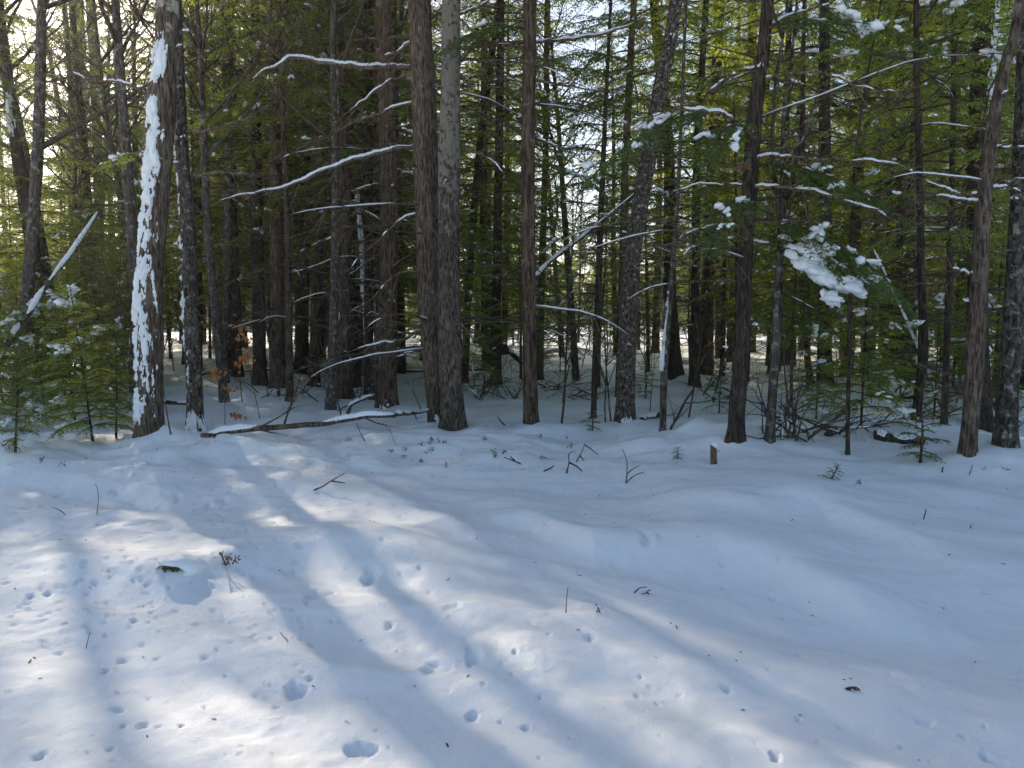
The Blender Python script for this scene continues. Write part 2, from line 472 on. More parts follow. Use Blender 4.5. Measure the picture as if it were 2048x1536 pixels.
# ------------------------------------------------------------------ hemlock foliage
def foliage_limb(acc, r, p0, az, L, pitch, droop, bare=0.2, spacing=0.085, bl=0.075, bw=0.017, mleaf=0, mlimb=1, width=0.42, dens=1.0):
    """a bough: a thin arching limb with flat sprays of needle-covered twigs on both sides. Returns the limb's axis."""
    n = 9
    s = np.linspace(0, 1, n)
    wob = (r.random(2) - 0.5) * 0.5
    a = az + wob[0] * s + 0.25 * wob[1] * np.sin(s * 6)
    hor = L * s
    z = L * (math.tan(pitch) * s - droop * s ** 2)
    dx = np.gradient(hor) * np.cos(a); dy = np.gradient(hor) * np.sin(a)
    P = np.stack([np.cumsum(dx) - dx[0], np.cumsum(dy) - dy[0], z], -1) + p0
    rad = 0.0028 + 0.0085 * L * (1 - s) ** 1.1
    tube_into(acc, P, rad, 4, mlimb, cap=False)
    k = max(4, int(L * (1 - bare) / spacing))
    t = bare + (1 - bare) * (np.arange(k) + r.random(k) * 0.7) / k
    t = np.repeat(np.clip(t, 0, 1), 2)
    sg = np.tile([1.0, -1.0], k)
    keep = r.random(2 * k) < 0.93 * dens
    t, sg = t[keep], sg[keep]
    if not len(t):
        return P
    O = np.stack([np.interp(t, s, P[:, c]) for c in range(3)], -1)
    T = norm(np.gradient(P, axis=0))
    Tt = norm(np.stack([np.interp(t, s, T[:, c]) for c in range(3)], -1))
    side = norm(np.cross(Tt, np.array([[0, 0, 1.0]])))
    ang = R(52) + (r.random(len(t)) - 0.5) * 0.5 - 0.25 * t
    D = norm(Tt * np.cos(ang)[:, None] + side * (np.sin(ang) * sg)[:, None] + np.array([[0, 0, 1.0]]) * (r.random(len(t)) * 0.35 - 0.28)[:, None])
    prof = np.clip(1.15 - t, 0.12, 1) * np.clip((t - bare) * 5 + 0.45, 0, 1)
    ln = np.minimum(L * width, 0.95) * prof * (0.65 + 0.6 * r.random(len(t)))
    m = max(2, int(ln.max() / (bl * 0.62)))
    j = (np.arange(m) + 0.6)[None, :] * bl * 0.62
    ok = j < ln[:, None] + bl * 0.4
    f = np.clip(j / (ln[:, None] + 1e-6), 0, 1)
    dr = (0.12 + 0.30 * r.random(len(t)))[:, None]
    C = O[:, None, :] + D[:, None, :] * j[..., None] + np.array([0, 0, -1.0]) * (dr * f ** 2 * ln[:, None])[..., None]
    S2 = norm(np.cross(D, np.array([[0, 0, 1.0]])))
    for sgn in (1.0, -1.0):
        an = R(48) + (r.random((len(t), m)) - 0.5) * 0.7
        W = norm(D[:, None, :] * np.cos(an)[..., None] + S2[:, None, :] * (sgn * np.sin(an))[..., None] + np.array([0, 0, -1.0]) * (0.05 + 0.55 * r.random((len(t), m)))[..., None])
        l = bl * (0.7 + 0.7 * r.random((len(t), m))) * (1.05 - 0.45 * f)
        nn = norm(np.array([0, 0, 1.0]) + (r.random((len(t), m, 3)) - 0.5) * 1.5)
        X = norm(np.cross(W, nn)) * (bw * (0.7 + 0.6 * r.random((len(t), m))))[..., None]
        base = C
        tip = C + W * l[..., None]
        mid = C + W * (l * 0.45)[..., None]
        q = np.stack([base, mid + X, tip, mid - X], 2)[ok]
        nq = len(q)
        acc.add(q.reshape(-1, 3), np.arange(nq * 4).reshape(-1, 4), None, mleaf)
    # the side twigs themselves, seen where the needles are thin
    big = ln > 0.22
    for o_, d_, l_ in zip(O[big][::2], D[big][::2], ln[big][::2]):
        w_ = 0.003
        sd = np.cross(d_, [0, 0, 1.0]) * w_
        e = o_ + d_ * l_ * 0.9 - np.array([0, 0, 0.14 * l_])
        acc.add([o_ - sd, o_ + sd, e], None, [(0, 1, 2)], mlimb)
    return P

def bare_limb(acc, r, p0, d0, L, rad0, mi=0, depth=2, curl=0.25, up=0.1, sides=5, n=7):
    """a leafless limb with forking twigs; returns its axis and radii"""
    d0 = norm(np.asarray(d0, float))
    P = [np.asarray(p0, float)]
    d = d0.copy()
    for k in range(n - 1):
        d = norm(d + (r.random(3) - 0.5) * curl + np.array([0, 0, up]) * (k / n))
        P.append(P[-1] + d * L / (n - 1))
    P = np.array(P)
    rad = rad0 * (1 - 0.8 * np.linspace(0, 1, n)) + 0.0012
    tube_into(acc, P, rad, sides, mi, cap=False)
    if depth > 0:
        for _ in range(2 + int(L * 2.2)):
            i = r.integers(2, n)
            dd = norm(norm(P[i] - P[i - 1]) + (r.random(3) - 0.5) * 1.7 + np.array([0, 0, up]))
            bare_limb(acc, r, P[i], dd, L * (0.22 + 0.33 * r.random()), rad[i] * 0.62, mi, depth - 1, curl * 1.2, up, max(3, sides - 1), 5)
    return P, rad

def hemlock_meshes(key, seed, H, start, blen, nb, mleaf, spacing, bl, bw, snow_p, bare=0.22, dens=1.0, dead=0, clump=1.0, sub=1, topfrac=0.15):
    """crown mesh (needles and limbs) and snow mesh for a hemlock of height H whose boughs begin at start"""
    r = np.random.default_rng(seed)
    acc, sn = Acc(), Acc()
    ga = 2.39996
    for k in range(nb):
        u = (k + r.random() * 0.8) / nb
        h = start + (H - start) * (u ** 0.9)
        q = (h - start) / (H - start)
        L = blen * (topfrac + (1 - topfrac) * (1 - q) ** 0.75) * (0.6 + 0.55 * r.random())
        if q < 0.15: L *= 0.75 + 0.25 * q / 0.15
        az = k * ga + (r.random() - 0.5) * 0.9
        pitch = R(8 + 30 * q + 14 * (r.random() - 0.5))
        P = foliage_limb(acc, r, np.array([0, 0, h]), az, L, pitch, 0.28 + 0.25 * r.random() - 0.1 * q, bare * (1 - 0.5 * q), spacing, bl, bw, 0, 1, 0.42, dens)
        if r.random() < snow_p:
            for _ in range(r.integers(1, 5)):
                t = 0.35 + 0.6 * r.random()
                i = int(t * 8); c = P[i] * (1 - (t * 8 - i)) + P[min(i + 1, 8)] * (t * 8 - i)
                d = P[min(i + 1, 8)] - P[max(i - 1, 0)]
                off = (r.random(3) - 0.5) * np.array([0.22, 0.22, 0.05]) * min(L, 1.5)
                e = clump * (0.4 + 0.9 * r.random() ** 2.2)
                clump_into(sn, c + off + [0, 0, -0.01], d + (r.random(3) - 0.5) * 0.6, 0.11 * e, 0.08 * e, 0.055 * e, r, 1)
    for k in range(dead):
        h = start * (0.25 + 0.75 * r.random())
        az = r.random() * 6.283
        bare_limb(acc, r, (0, 0, h), (math.cos(az), math.sin(az), 0.15 - 0.4 * r.random()), 0.5 + 1.3 * r.random(), 0.010, 1, 1, 0.3, -0.12, 4, 6)
    me = acc.mesh('crown_' + key, [LEAF[mleaf], TWIG], False)
    ms = sn.mesh('snow_' + key, [SNOW], True) if sn.n else None
    return me, ms

CROWNS, STARTS = {}, {}
for key, a in {
    'tall0': (101, 17.0, 4.2, 3.0, 92, 0, 0.085, 0.083, 0.0148, 0.40, 0.22, 0.9, 34, 0.72),
    'tall1': (102, 15.0, 3.0, 2.7, 88, 1, 0.085, 0.083, 0.0148, 0.40, 0.20, 0.9, 26, 0.72),
    'tall2': (103, 18.5, 6.0, 2.8, 80, 0, 0.088, 0.086, 0.0153, 0.40, 0.25, 0.8, 44, 0.72),
    'tall3': (104, 14.0, 2.8, 2.5, 90, 1, 0.085, 0.083, 0.0148, 0.40, 0.18, 0.85, 18, 0.72),
    'mid0': (111, 9.0, 2.5, 2.1, 70, 1, 0.075, 0.073, 0.0128, 0.46, 0.18, 0.9, 6, 0.72),
    'mid1': (112, 7.0, 2.0, 1.8, 62, 0, 0.072, 0.069, 0.012, 0.46, 0.15, 0.9, 5, 0.72),
    'low0': (114, 8.0, 2.0, 2.5, 74, 1, 0.072, 0.069, 0.012, 0.46, 0.15, 0.9, 4, 0.72),
    'mid2': (113, 10.5, 3.0, 2.0, 64, 1, 0.075, 0.073, 0.0128, 0.46, 0.2, 0.8, 18, 0.72),
}.items():
    CROWNS[key] = hemlock_meshes(key, *a) + (a[1],)
    STARTS[key] = a[2]
for key, a in {
    'young0': (121, 2.6, 0.25, 1.15, 56, 1, 0.055, 0.055, 0.011, 0.30, 0.1, 0.95, 0, 1.0, 2, 0.2),
    'young1': (122, 1.7, 0.20, 0.80, 32, 0, 0.050, 0.050, 0.010, 0.30, 0.1, 0.95, 0, 0.7, 2, 0.2),
    'young2': (123, 3.6, 0.45, 1.35, 62, 1, 0.060, 0.060, 0.012, 0.28, 0.12, 0.95, 2, 1.05, 2, 0.2),
    'seedling': (124, 0.55, 0.06, 0.42, 16, 0, 0.035, 0.042, 0.007, 0.25, 0.08, 0.9, 0, 0.35, 2, 0.25),
}.items():
    CROWNS[key] = hemlock_meshes(key, *a) + (a[1],)
    STARTS[key] = a[2]

# ------------------------------------------------------------------ trunks
def trunk_axis(pts, Y, base, total, rtop=0.03, dyl=0.0):
    """pts: (px, py, width px) from the base up, at forward distance Y. Local axis (from the base) and radii, carried on above the frame to height total."""
    A = []
    for (px, py, w) in pts:
        p = at(px, py, Y)
        A.append([*(p - base), w * 0.5 * Y / FPX])
    A = np.array(A)
    A[0, :3] = (0, 0, 0)
    A[:, 1] = dyl * A[:, 2]
    top = A[-1]
    if total > top[2] + 0.5:
        d = A[-1, :3] - A[-2, :3]; d = d / max(d[2], 1e-3)
        h = total - top[2]
        d2 = d * np.array([0.6, 0.6, 1.0])
        A = np.vstack([A, [*(top[:3] + d2 * h * 0.5), top[3] * 0.62 + rtop * 0.2], [*(top[:3] + d2 * h), rtop]])
    return A

def trunk_grid(A, sides, step, flare=0.35, rough=0.05, seed=0, sink=0.25, fine=0.0):
    n = max(6, int((A[-1, 2]) / step))
    C = catmull(A, n)
    C = np.vstack([[*(C[0, :3] - np.array([0, 0, sink])), C[0, 3]], C])
    h = C[:, 2]
    a = np.linspace(0, 2 * math.pi, sides, endpoint=False)
    rr = np.maximum(C[:, 3:4], 0.004) * np.ones((1, sides))
    lob = 0.6 + 0.4 * np.cos(a * 3 + seed) + 0.3 * np.cos(a * 5 + seed * 2.3)
    rr = rr * (1 + flare * np.exp(-np.maximum(h, 0)[:, None] / (C[0, 3] * 1.6 + 0.02)) * lob[None])
    ca, sa = np.cos(a), np.sin(a)
    rr = rr * (1 + rough * fbm(ca[None] * 1.3 + seed * 3.1 + 0 * h[:, None], sa[None] * 1.3 + h[:, None] * 1.1, seed, 3))
    if fine:
        g = fbm(a[None] * C[0, 3] * 55 + vnoise(h[:, None] * 3 + 0 * a[None], a[None] * 0.5, seed) * 1.2, h[:, None] * 4.0, seed + 5, 2)
        g = np.where(np.arange(sides)[None] == 0, g, g)
        rr = rr + fine * g
    V = np.stack([C[:, 0:1] + rr * ca[None], C[:, 1:2] + rr * sa[None], np.repeat(h[:, None], sides, 1)], -1)
    return V, C, rr, a

def grid_quads(n, sides):
    i, j = np.meshgrid(np.arange(n - 1), np.arange(sides), indexing='ij')
    j2 = (j + 1) % sides
    return np.stack([i * sides + j, i * sides + j2, (i + 1) * sides + j2, (i + 1) * sides + j], -1).reshape(-1, 4)

def trunk_snow(A, seed, patches, thick=0.032, sides=96, step=0.022, zmax=7.0, flare=0.35, rough=0.05):
    """snow plastered on bark: a shell with ragged edges. patches: (z0, z1, centre angle, half width, cover)"""
    cut = A[A[:, 2] <= zmax + 3]
    V, C, rr, a = trunk_grid(cut, sides, step, flare, rough, seed, 0.02)
    h = C[:, 2]
    m = np.full(rr.shape, -1.0)
    wob = fbm(np.cos(a)[None] * 2.6 + 0 * h[:, None] + seed, h[:, None] * 5 + np.sin(a)[None] * 2.6, seed + 2, 4, 0.7) + 0.45 * fbm(np.cos(a)[None] * 7 + np.sin(a)[None] * 5 + 0 * h[:, None], h[:, None] * 26, seed + 4, 2)
    for (z0, z1, ac, hw, cover) in patches:
        da = np.abs((a - ac + math.pi) % (2 * math.pi) - math.pi)[None] / hw
        dz = np.maximum(z0 - h, h - z1)[:, None] / 0.10
        e = cover - np.maximum(da, 0) ** 2 * 0.9 - np.clip(dz, 0, 9) + wob * 1.15
        m = np.maximum(m, e)
    th = thick * np.clip(m * 1.1, 0, 1.3) ** 0.8 * (1 + 0.35 * vnoise(a[None] * 6 + 0 * h[:, None], h[:, None] * 14, seed + 9))
    keep = m > 0
    rs = rr + np.where(keep, th, -0.01)
    P = np.stack([C[:, 0:1] + rs * np.cos(a)[None], C[:, 1:2] + rs * np.sin(a)[None], np.repeat(h[:, None], sides, 1)], -1)
    q = grid_quads(len(h), sides)
    kf = keep.reshape(-1)
    q = q[kf[q].any(1)]
    q = q[P.reshape(-1, 3)[q].mean(1)[:, 2] < zmax]
    used, inv = np.unique(q, return_inverse=True)
    acc = Acc(); acc.add(P.reshape(-1, 3)[used], inv.reshape(-1, 4))
    return acc

TREES = {}      # name -> dict(root, Y, base, A)
TAKEN = []      # ground spots in use

def axis_at(A, z):
    return np.array([np.interp(z, A[:, 2], A[:, 0]), np.interp(z, A[:, 2], A[:, 1]), z]), float(np.interp(z, A[:, 2], A[:, 3]))

def fitted_tree(key, name, label, cat, pts, bark, total, crown=None, crown_z=None, Y=None, sides=28, step=0.06, flare=0.55, rough=0.08, fine=0.0, mound=(0.4, 0.08),
                dead=(0, 1, 5), snow_dead=0.5, snow=None, bare_top=False, dyl=0.0, group=None, cscale=1.0, deadlen=(0.5, 1.7), spin=None):
    seed = sum(ord(c) for c in key) * 7 + 3
    r = np.random.default_rng(seed)
    b = hit(pts[0][0], pts[0][1]) if Y is None else at(pts[0][0], pts[0][1], Y)
    base = np.array([b[0], b[1], float(land(np.array([b[0]]), np.array([b[1]]))[0]) - 0.02])
    Yv = base[1]
    if mound:
        MOUNDS.append((base[0], base[1], mound[0], mound[1]))
    TAKEN.append((base[0], base[1]))
    A = trunk_axis(pts, Yv, base, total, dyl=dyl)
    root = thing(name, label, cat, base, group)
    V, C, rr, a = trunk_grid(A, sides, step, flare, rough, seed, fine=fine)
    acc = Acc(); acc.add(V.reshape(-1, 3), grid_quads(len(V), sides))
    tr = put('trunk', acc.mesh('trunk_' + key, [BARK[bark]]), root)
    if snow:
        sm = trunk_snow(A, seed, snow, flare=flare, rough=rough)
        if sm.n: put('snow', sm.mesh('trunk_snow_' + key, [SNOW]), tr)
    if crown:
        me, ms, H0 = CROWNS[crown]
        cz = crown_z if crown_z is not None else 0.0
        p5, _ = axis_at(A, min(6.0, total * 0.5))
        d = Vector(p5) if crown_z is None else Vector(axis_at(A, min(cz + 5, total))[0] - axis_at(A, cz)[0])
        q = d.to_track_quat('Z', 'Y').to_matrix().to_4x4() @ Matrix.Rotation(spin if spin is not None else r.random() * 6.28, 4, 'Z') if False else Vector((0, 0, 1)).rotation_difference(d).to_matrix().to_4x4() @ Matrix.Rotation(spin if spin is not None else r.random() * 6.28, 4, 'Z')
        p_ = Vector(axis_at(A, cz)[0]) if cz else Vector((0, 0, 0))
        q = q.to_4x4()
        M = Matrix.Translation(p_) @ q @ Matrix.Scale(cscale, 4)
        if cz:
            M = M @ Matrix.Translation(Vector((0, 0, -STARTS[crown])))
        c = put('crown', me, root); c.matrix_local = M
        if ms:
            s_ = put('snow', ms, c)
    if bare_top:
        ac2 = Acc()
        for k in range(bare_top):
            z = total * (0.42 + 0.55 * r.random())
            p, rd = axis_at(A, z)
            az = r.random() * 6.283
            bare_limb(ac2, r, p, (math.cos(az), math.sin(az), 0.7), (total - z) * 0.35 + 0.8 * r.random() + 0.4, rd * 0.5 + 0.006, 0, 2, 0.3, 0.15, 4, 7)
        put('crown', ac2.mesh('limbs_' + key, [TWIG]), root)
    for k in range(dead[0]):
        z = dead[1] + (dead[2] - dead[1]) * r.random()
        p, rd = axis_at(A, z)
        az = r.random() * 6.283
        L = deadlen[0] + (deadlen[1] - deadlen[0]) * r.random()
        ab = Acc()
        P, rad = bare_limb(ab, r, p + np.array([math.cos(az), math.sin(az), 0]) * rd * 0.7, (math.cos(az), math.sin(az), 0.25 - 0.35 * r.random()), L, 0.006 + 0.007 * L * r.random() + 0.003, 0, 1, 0.22, -0.16, 5, 8)
        bo = put('branch', ab.mesh('branch_' + key, [TWIG if r.random() < 0.6 else DEADWOOD]), root)
        if r.random() < snow_dead:
            asn = Acc(); snow_line_into(asn, P, rad, r, 0.0, 0.97, 0.30, 0.30, k)
            if asn.n: put('snow', asn.mesh('branch_snow_' + key, [SNOW]), bo)
    if sides >= 28:
        for k in range(7):
            p, rd = axis_at(A, 0.8 + 4.8 * r.random())
            az = r.random() * 6.283; d = np.array([math.cos(az), math.sin(az), 0.25])
            ab = Acc(); l_ = 0.04 + 0.12 * r.random()
            tube_into(ab, np.array([p + d * rd * 0.6, p + d * (rd + l_ * 0.4), p + d * (rd + l_)]), [0.022, 0.013, 0.008], 6, 0, k, 0.2)
            if r.random() < 0.4: clump_into(ab, p + d * (rd + l_ * 0.6) + [0, 0, 0.012], d, 0.04, 0.03, 0.025, r, 1, 1)
            put('stub', ab.mesh('stub_' + key, [BARK[bark], SNOW]), root)
    TREES[key] = dict(root=root, Y=Yv, base=base, A=A)
    return root

def px_branch(tree, pts, w0, w1, mat=None, snow=0.8, twigs=7, dy=0.0, thick=1.0, gap=0.25, seed=1, name='branch'):
    """a limb of a fitted tree that follows the pixels pts, starting at the trunk, dy metres nearer (negative) or farther at its tip"""
    t = TREES[tree]
    r = np.random.default_rng(seed + 1000)
    n = len(pts)
    P = np.array([at(px, py, t['Y'] + dy * i / (n - 1)) - t['base'] for i, (px, py) in enumerate(pts)])
    P = catmull(P, max(10, n * 5))
    P += (fbm(np.arange(len(P))[:, None] * 0.5, np.arange(3)[None] * 9.0 + seed, seed, 3, 0.6) * 0.013)
    rad = np.linspace(w0, w1, len(P)) * 0.5 * t['Y'] / FPX
    ac = Acc(); tube_into(ac, P, rad, 7, 0, seed, 0.15)
    for k in range(twigs):
        i = r.integers(len(P) // 4, len(P))
        d = norm(norm(P[i] - P[i - 1]) + (r.random(3) - 0.5) * 1.3 + np.array([0, 0, -0.1]))
        bare_limb(ac, r, P[i], d, 0.25 + 0.5 * r.random(), rad[i] * 0.45, 0, 1, 0.3, -0.05, 4, 6)
    b = put(name, ac.mesh('limb_' + tree, [mat or DEADWOOD]), t['root'])
    if snow:
        s_ = Acc(); snow_line_into(s_, P, rad, r, 0.0, 0.98, gap, thick * 0.55, seed)
        if s_.n: put('snow', s_.mesh('limb_snow_' + tree, [SNOW]), b)
    return b

def px_bough(tree, pts, L, az, pitch=0.1, droop=0.45, snow=3, seed=1, leaf=0, clump=1.0, dz=0.0):
    """a living bough with needles growing from a fitted tree at pixel pts = (px, py)"""
    t = TREES[tree]
    r = np.random.default_rng(seed + 2000)
    p = at(pts[0], pts[1], t['Y']) - t['base']
    ac = Acc()
    P = foliage_limb(ac, r, p, az, L, pitch, droop, 0.12, 0.042, 0.062, 0.011, 0, 1, 0.46)
    b = put('bough', ac.mesh('bough_' + tree, [LEAF[leaf], TWIG], False), t['root'])
    if snow:
        s_ = Acc()
        for k in range(snow * 2):
            tt = 0.3 + 0.65 * r.random(); i = int(tt * 8)
            d = P[min(i + 1, 8)] - P[max(i - 1, 0)]
            e = min(clump, 1.25) * (0.35 + 0.75 * r.random() ** 1.5)
            clump_into(s_, P[i] + (r.random(3) - 0.5) * np.array([0.5, 0.5, 0.05]) * L * 0.5, d + (r.random(3) - 0.5) * 0.6, 0.085 * e, 0.06 * e, 0.045 * e, r, 1)
        put('snow', s_.mesh('bough_snow_' + tree, [SNOW]), b)

PI = math.pi
# angles for snow on bark: 0 = +x, -pi/2 = towards the camera
FRONT, LEFT, FL = -PI / 2, PI, -PI * 0.72

FT = fitted_tree
# --- the front row, standing on or just behind the bank
FT('plastered', 'plastered_snag', 'thick brown trunk plastered with white snow down its side', 'tree',
   [(300, 890, 56), (300, 800, 50), (299, 600, 50), (308, 450, 48), (318, 300, 50), (322, 205, 56), (330, 120, 44), (334, 0, 42)], 'snag', 13.0,
   sides=56, step=0.04, fine=0.006, rough=0.07, flare=0.25, mound=(0.42, 0.20), bare_top=9,
   snow=[(0.35, 1.1, -PI * 0.62, 1.05, -0.15), (0.95, 1.5, -PI * 0.6, 1.0, 0.15), (1.5, 2.92, -PI * 0.6, 1.0, 0.28), (3.02, 3.62, -PI * 0.56, 0.8, 0.25), (3.76, 3.96, -PI * 0.52, 0.60, 0.6), (4.18, 4.5, -PI * 0.52, 0.8, 0.75)])
FT('mottled', 'mottled_maple', 'slim mottled grey trunk close beside the snow-plastered trunk', 'tree',
   [(391, 872, 30), (388, 760, 29), (380, 600, 29), (370, 400, 27), (360, 250, 25), (352, 0, 22)], 'mottled', 14.0,
   sides=36, step=0.05, fine=0.003, mound=(0.3, 0.08), bare_top=8, dead=(3, 2, 5), snow=[(0.02, 0.22, FRONT, 1.0, 0.9), (0.3, 4, FL, 0.4, -0.25)])
FT('leaning_pine', 'leaning_pine', 'big brown furrowed pine leaning against the pale lichened trunk', 'tree',
   [(884, 822, 52), (872, 720, 52), (862, 600, 52), (857, 450, 52), (851, 300, 48), (846, 150, 45), (838, 0, 43)], 'pine', 19.0, 'tall2', 7.0, Y=11.0,
   sides=64, step=0.04, fine=0.007, mound=(0.5, 0.15), dead=(16, 1.0, 4.8), deadlen=(0.6, 2.4), snow=[(0.0, 0.3, -PI * 0.5, 0.5, 0.3)])
FT('pale_maple', 'pale_maple', 'pale grey maple trunk with dark scabs and lichen above rough lower bark', 'tree',
   [(906, 862, 50), (903, 780, 45), (900, 650, 43), (897, 500, 41), (899, 330, 42), (902, 150, 37), (903, 0, 35)], 'maple', 16.0, Y=10.35,
   sides=56, step=0.04, fine=0.006, mound=(0.55, 0.12), bare_top=9, dead=(3, 3, 5.5))
FT('rust_pine', 'rust_pine', 'single slim straight trunk with rust-brown bark beside the twig tangle', 'tree',
   [(1062, 860, 30), (1060, 780, 27), (1057, 600, 27), (1056, 300, 26), (1060, 0, 25)], 'red', 16.0, 'tall0', 6.5, cscale=0.8,
   sides=40, step=0.05, fine=0.004, mound=(0.4, 0.10), dead=(10, 1.0, 5.5), deadlen=(0.4, 1.5))
FT('curved_birch', 'curved_birch', 'curving trunk flecked with pale lichen, bowing as it rises', 'tree',
   [(1250, 858, 36), (1252, 760, 34), (1257, 620, 35), (1267, 500, 33), (1282, 400, 32), (1305, 270, 29), (1326, 150, 28), (1352, 0, 25)], 'birch', 13.0,
   sides=48, step=0.05, fine=0.004, mound=(0.42, 0.14), bare_top=8, dead=(3, 1, 5), snow=[(0.0, 0.15, FRONT, 0.6, 0.7)])
FT('dark_hemlock', 'dark_hemlock', 'dark trunk with many long snow-lined dead branches behind the bank crest', 'tree',
   [(1470, 888, 32), (1474, 820, 30), (1484, 700, 29), (1490, 550, 29), (1498, 400, 29), (1508, 250, 28), (1522, 120, 25), (1536, 0, 23)], 'dark', 17.0, 'tall2', 6.2, cscale=0.9,
   sides=36, step=0.06, fine=0.004, mound=(0.3, 0.05), dead=(16, 1.6, 5.6), deadlen=(0.8, 2.4), snow_dead=0.75)
FT('grey_sapling', 'forked_sapling', 'slender grey forking trunk next to the dark branchy hemlock', 'tree',
   [(1538, 892, 20), (1546, 780, 18), (1552, 650, 17), (1557, 560, 15), (1560, 450, 10), (1546, 320, 8), (1550, 180, 7), (1575, 0, 5)], 'grey', 9.0,
   sides=20, step=0.08, mound=(0.2, 0.04), bare_top=6)
FT('bent_maple', 'bent_maple', 'smooth brown trunk bending over near its top, in front of thick snow-patched trunk', 'tree',
   [(1936, 920, 30), (1940, 850, 30), (1950, 700, 33), (1960, 520, 30), (1968, 400, 28), (1978, 300, 26), (1996, 200, 23), (2018, 100, 21), (2040, 0, 18)], 'pine', 11.0,
   sides=40, step=0.05, fine=0.003, mound=(0.3, 0.05), bare_top=7, dead=(3, 2, 4), snow_dead=0.9)
FT('snowpatched', 'snow_patched_hemlock', 'thick dark trunk with patches of snow high on its bark', 'tree',
   [(1962, 884, 44), (1958, 800, 42), (1955, 600, 38), (1956, 400, 36), (1960, 200, 36), (1972, 0, 34)], 'dark', 18.0, 'tall0', 6.5, Y=11.2, cscale=0.95,
   sides=44, step=0.05, fine=0.005, mound=(0.4, 0.06), dead=(8, 1.4, 5), snow=[(4.5, 6.4, -PI * 0.25, 0.5, 0.75), (0.1, 1.2, -0.2, 0.5, 0.1), (3.2, 3.9, -0.3, 0.5, 0.5)])
FT('lichen_hemlock', 'lichen_trunk', 'stout leaning trunk with mottled lichen bark at the edge of the bank', 'tree',
   [(2008, 908, 42), (2016, 800, 38), (2026, 650, 35), (2036, 450, 30), (2044, 250, 26), (2052, 0, 22)], 'mottled', 15.0, 'tall3', 7.0, cscale=0.8,
   sides=40, step=0.05, fine=0.004, mound=(0.4, 0.08), dead=(6, 1.5, 5))
FT('whip_sapling', 'whip_sapling', 'very thin dark sapling stem rising straight from the bank behind the crest', 'tree',
   [(1695, 910, 9), (1697, 760, 8), (1700, 600, 7), (1704, 450, 6), (1713, 300, 5), (1735, 150, 5), (1762, 0, 4)], 'dark', 6.5,
   sides=12, step=0.1, mound=None, bare_top=3)
# --- the second row
FT('umber_pine', 'umber_pine', 'straight reddish umber pine trunk behind the long fallen limb', 'tree',
   [(776, 818, 38), (776, 760, 35), (778, 600, 34), (776, 300, 33), (765, 0, 30)], 'red', 19.0, 'tall2', 7.2,
   sides=48, step=0.05, fine=0.006, mound=(0.45, 0.06), dead=(20, 0.8, 6.0), deadlen=(0.6, 2.4), snow=[(0.02, 0.12, FRONT, 0.9, 0.5)])
FT('scarred_pine', 'scarred_pine', 'brown trunk with a ragged strip of snow on its bark beside white sapling', 'tree',
   [(686, 800, 36), (687, 700, 31), (688, 560, 30), (688, 420, 30), (684, 250, 26), (674, 0, 20)], 'red', 16.0, 'tall1', 5.2,
   sides=44, step=0.05, fine=0.006, mound=(0.45, 0.06), dead=(20, 0.6, 5.0), deadlen=(0.5, 2.2), snow=[(1.4, 2.2, -PI * 0.8, 0.35, 0.55), (5.6, 6.6, FL, 0.4, 0.6)])
FT('shadow_pine', 'shadow_pine', 'slim dark trunk standing between the umber pine and the white sapling', 'tree',
   [(738, 796, 20), (738, 600, 18), (736, 300, 18), (738, 0, 18)], 'dark', 15.0, 'tall3', 4.5, sides=20, step=0.1, dead=(6, 1, 5))
FT('pole_pine', 'pole_pine', 'thin straight dark pole-like trunk near the orange-leaved sapling', 'tree',
   [(580, 806, 15), (578, 650, 14), (575, 450, 13), (567, 250, 11), (557, 0, 9)], 'red', 12.0, 'mid2', 4.6, sides=18, step=0.1, dead=(8, 1, 4), mound=(0.25, 0.04), spin=0.4)
FT('slanted_pine', 'slanted_pine', 'dark slightly slanted trunk behind the thin pole-like trunk', 'tree',
   [(600, 752, 24), (606, 620, 22), (610, 400, 21), (612, 150, 18), (612, 0, 17)], 'dark', 17.0, 'tall1', 4.6, sides=20, step=0.12, dead=(6, 1, 5))
FT('edge_hemlock', 'edge_hemlock', 'trunk slanting up with a snow cap among sunlit boughs near leaning snowy pole', 'tree',
   [(92, 775, 32), (84, 660, 29), (68, 520, 27), (48, 380, 26), (30, 270, 22), (12, 120, 18), (-2, 0, 16)], 'dark', 13.0, 'mid0', 2.5, sides=28, step=0.08, dead=(8, 1, 6),
   snow=[(5.6, 6.3, FRONT, 0.6, 0.7)], mound=(0.3, 0.05))
FT('sunny_maple', 'sunny_maple', 'straight greyish trunk among sunlit green boughs', 'tree',
   [(206, 720, 22), (200, 600, 19), (197, 400, 18), (191, 200, 17), (180, 0, 15)], 'mottled', 14.0, sides=24, step=0.1, bare_top=8, dead=(6, 1.5, 6))
FT('twin_stem', 'twin_stem_tree', 'slender trunk with crooked companion branch rising among sunlit boughs', 'tree',
   [(146, 705, 16), (150, 560, 15), (152, 400, 14), (146, 250, 13), (138, 120, 11), (128, 0, 9)], 'red', 12.0, sides=20, step=0.1, bare_top=7, dead=(5, 1, 6))
FT('behind_glow', 'backlit_hemlock', 'dark trunk with bright sky glowing around its upper boughs', 'tree',
   [(168, 690, 22), (166, 500, 22), (162, 250, 22), (157, 0, 20)], 'dark', 17.0, 'tall1', 4.5, sides=18, step=0.12)
FT('split_trunk', 'slanting_hemlock', 'thin trunk slanting up beside the pale lichened maple', 'tree',
   [(928, 772, 16), (936, 600, 15), (946, 450, 15), (965, 250, 13), (998, 0, 11)], 'dark', 15.0, 'mid2', 3.5, sides=18, step=0.1, dead=(5, 1, 5))
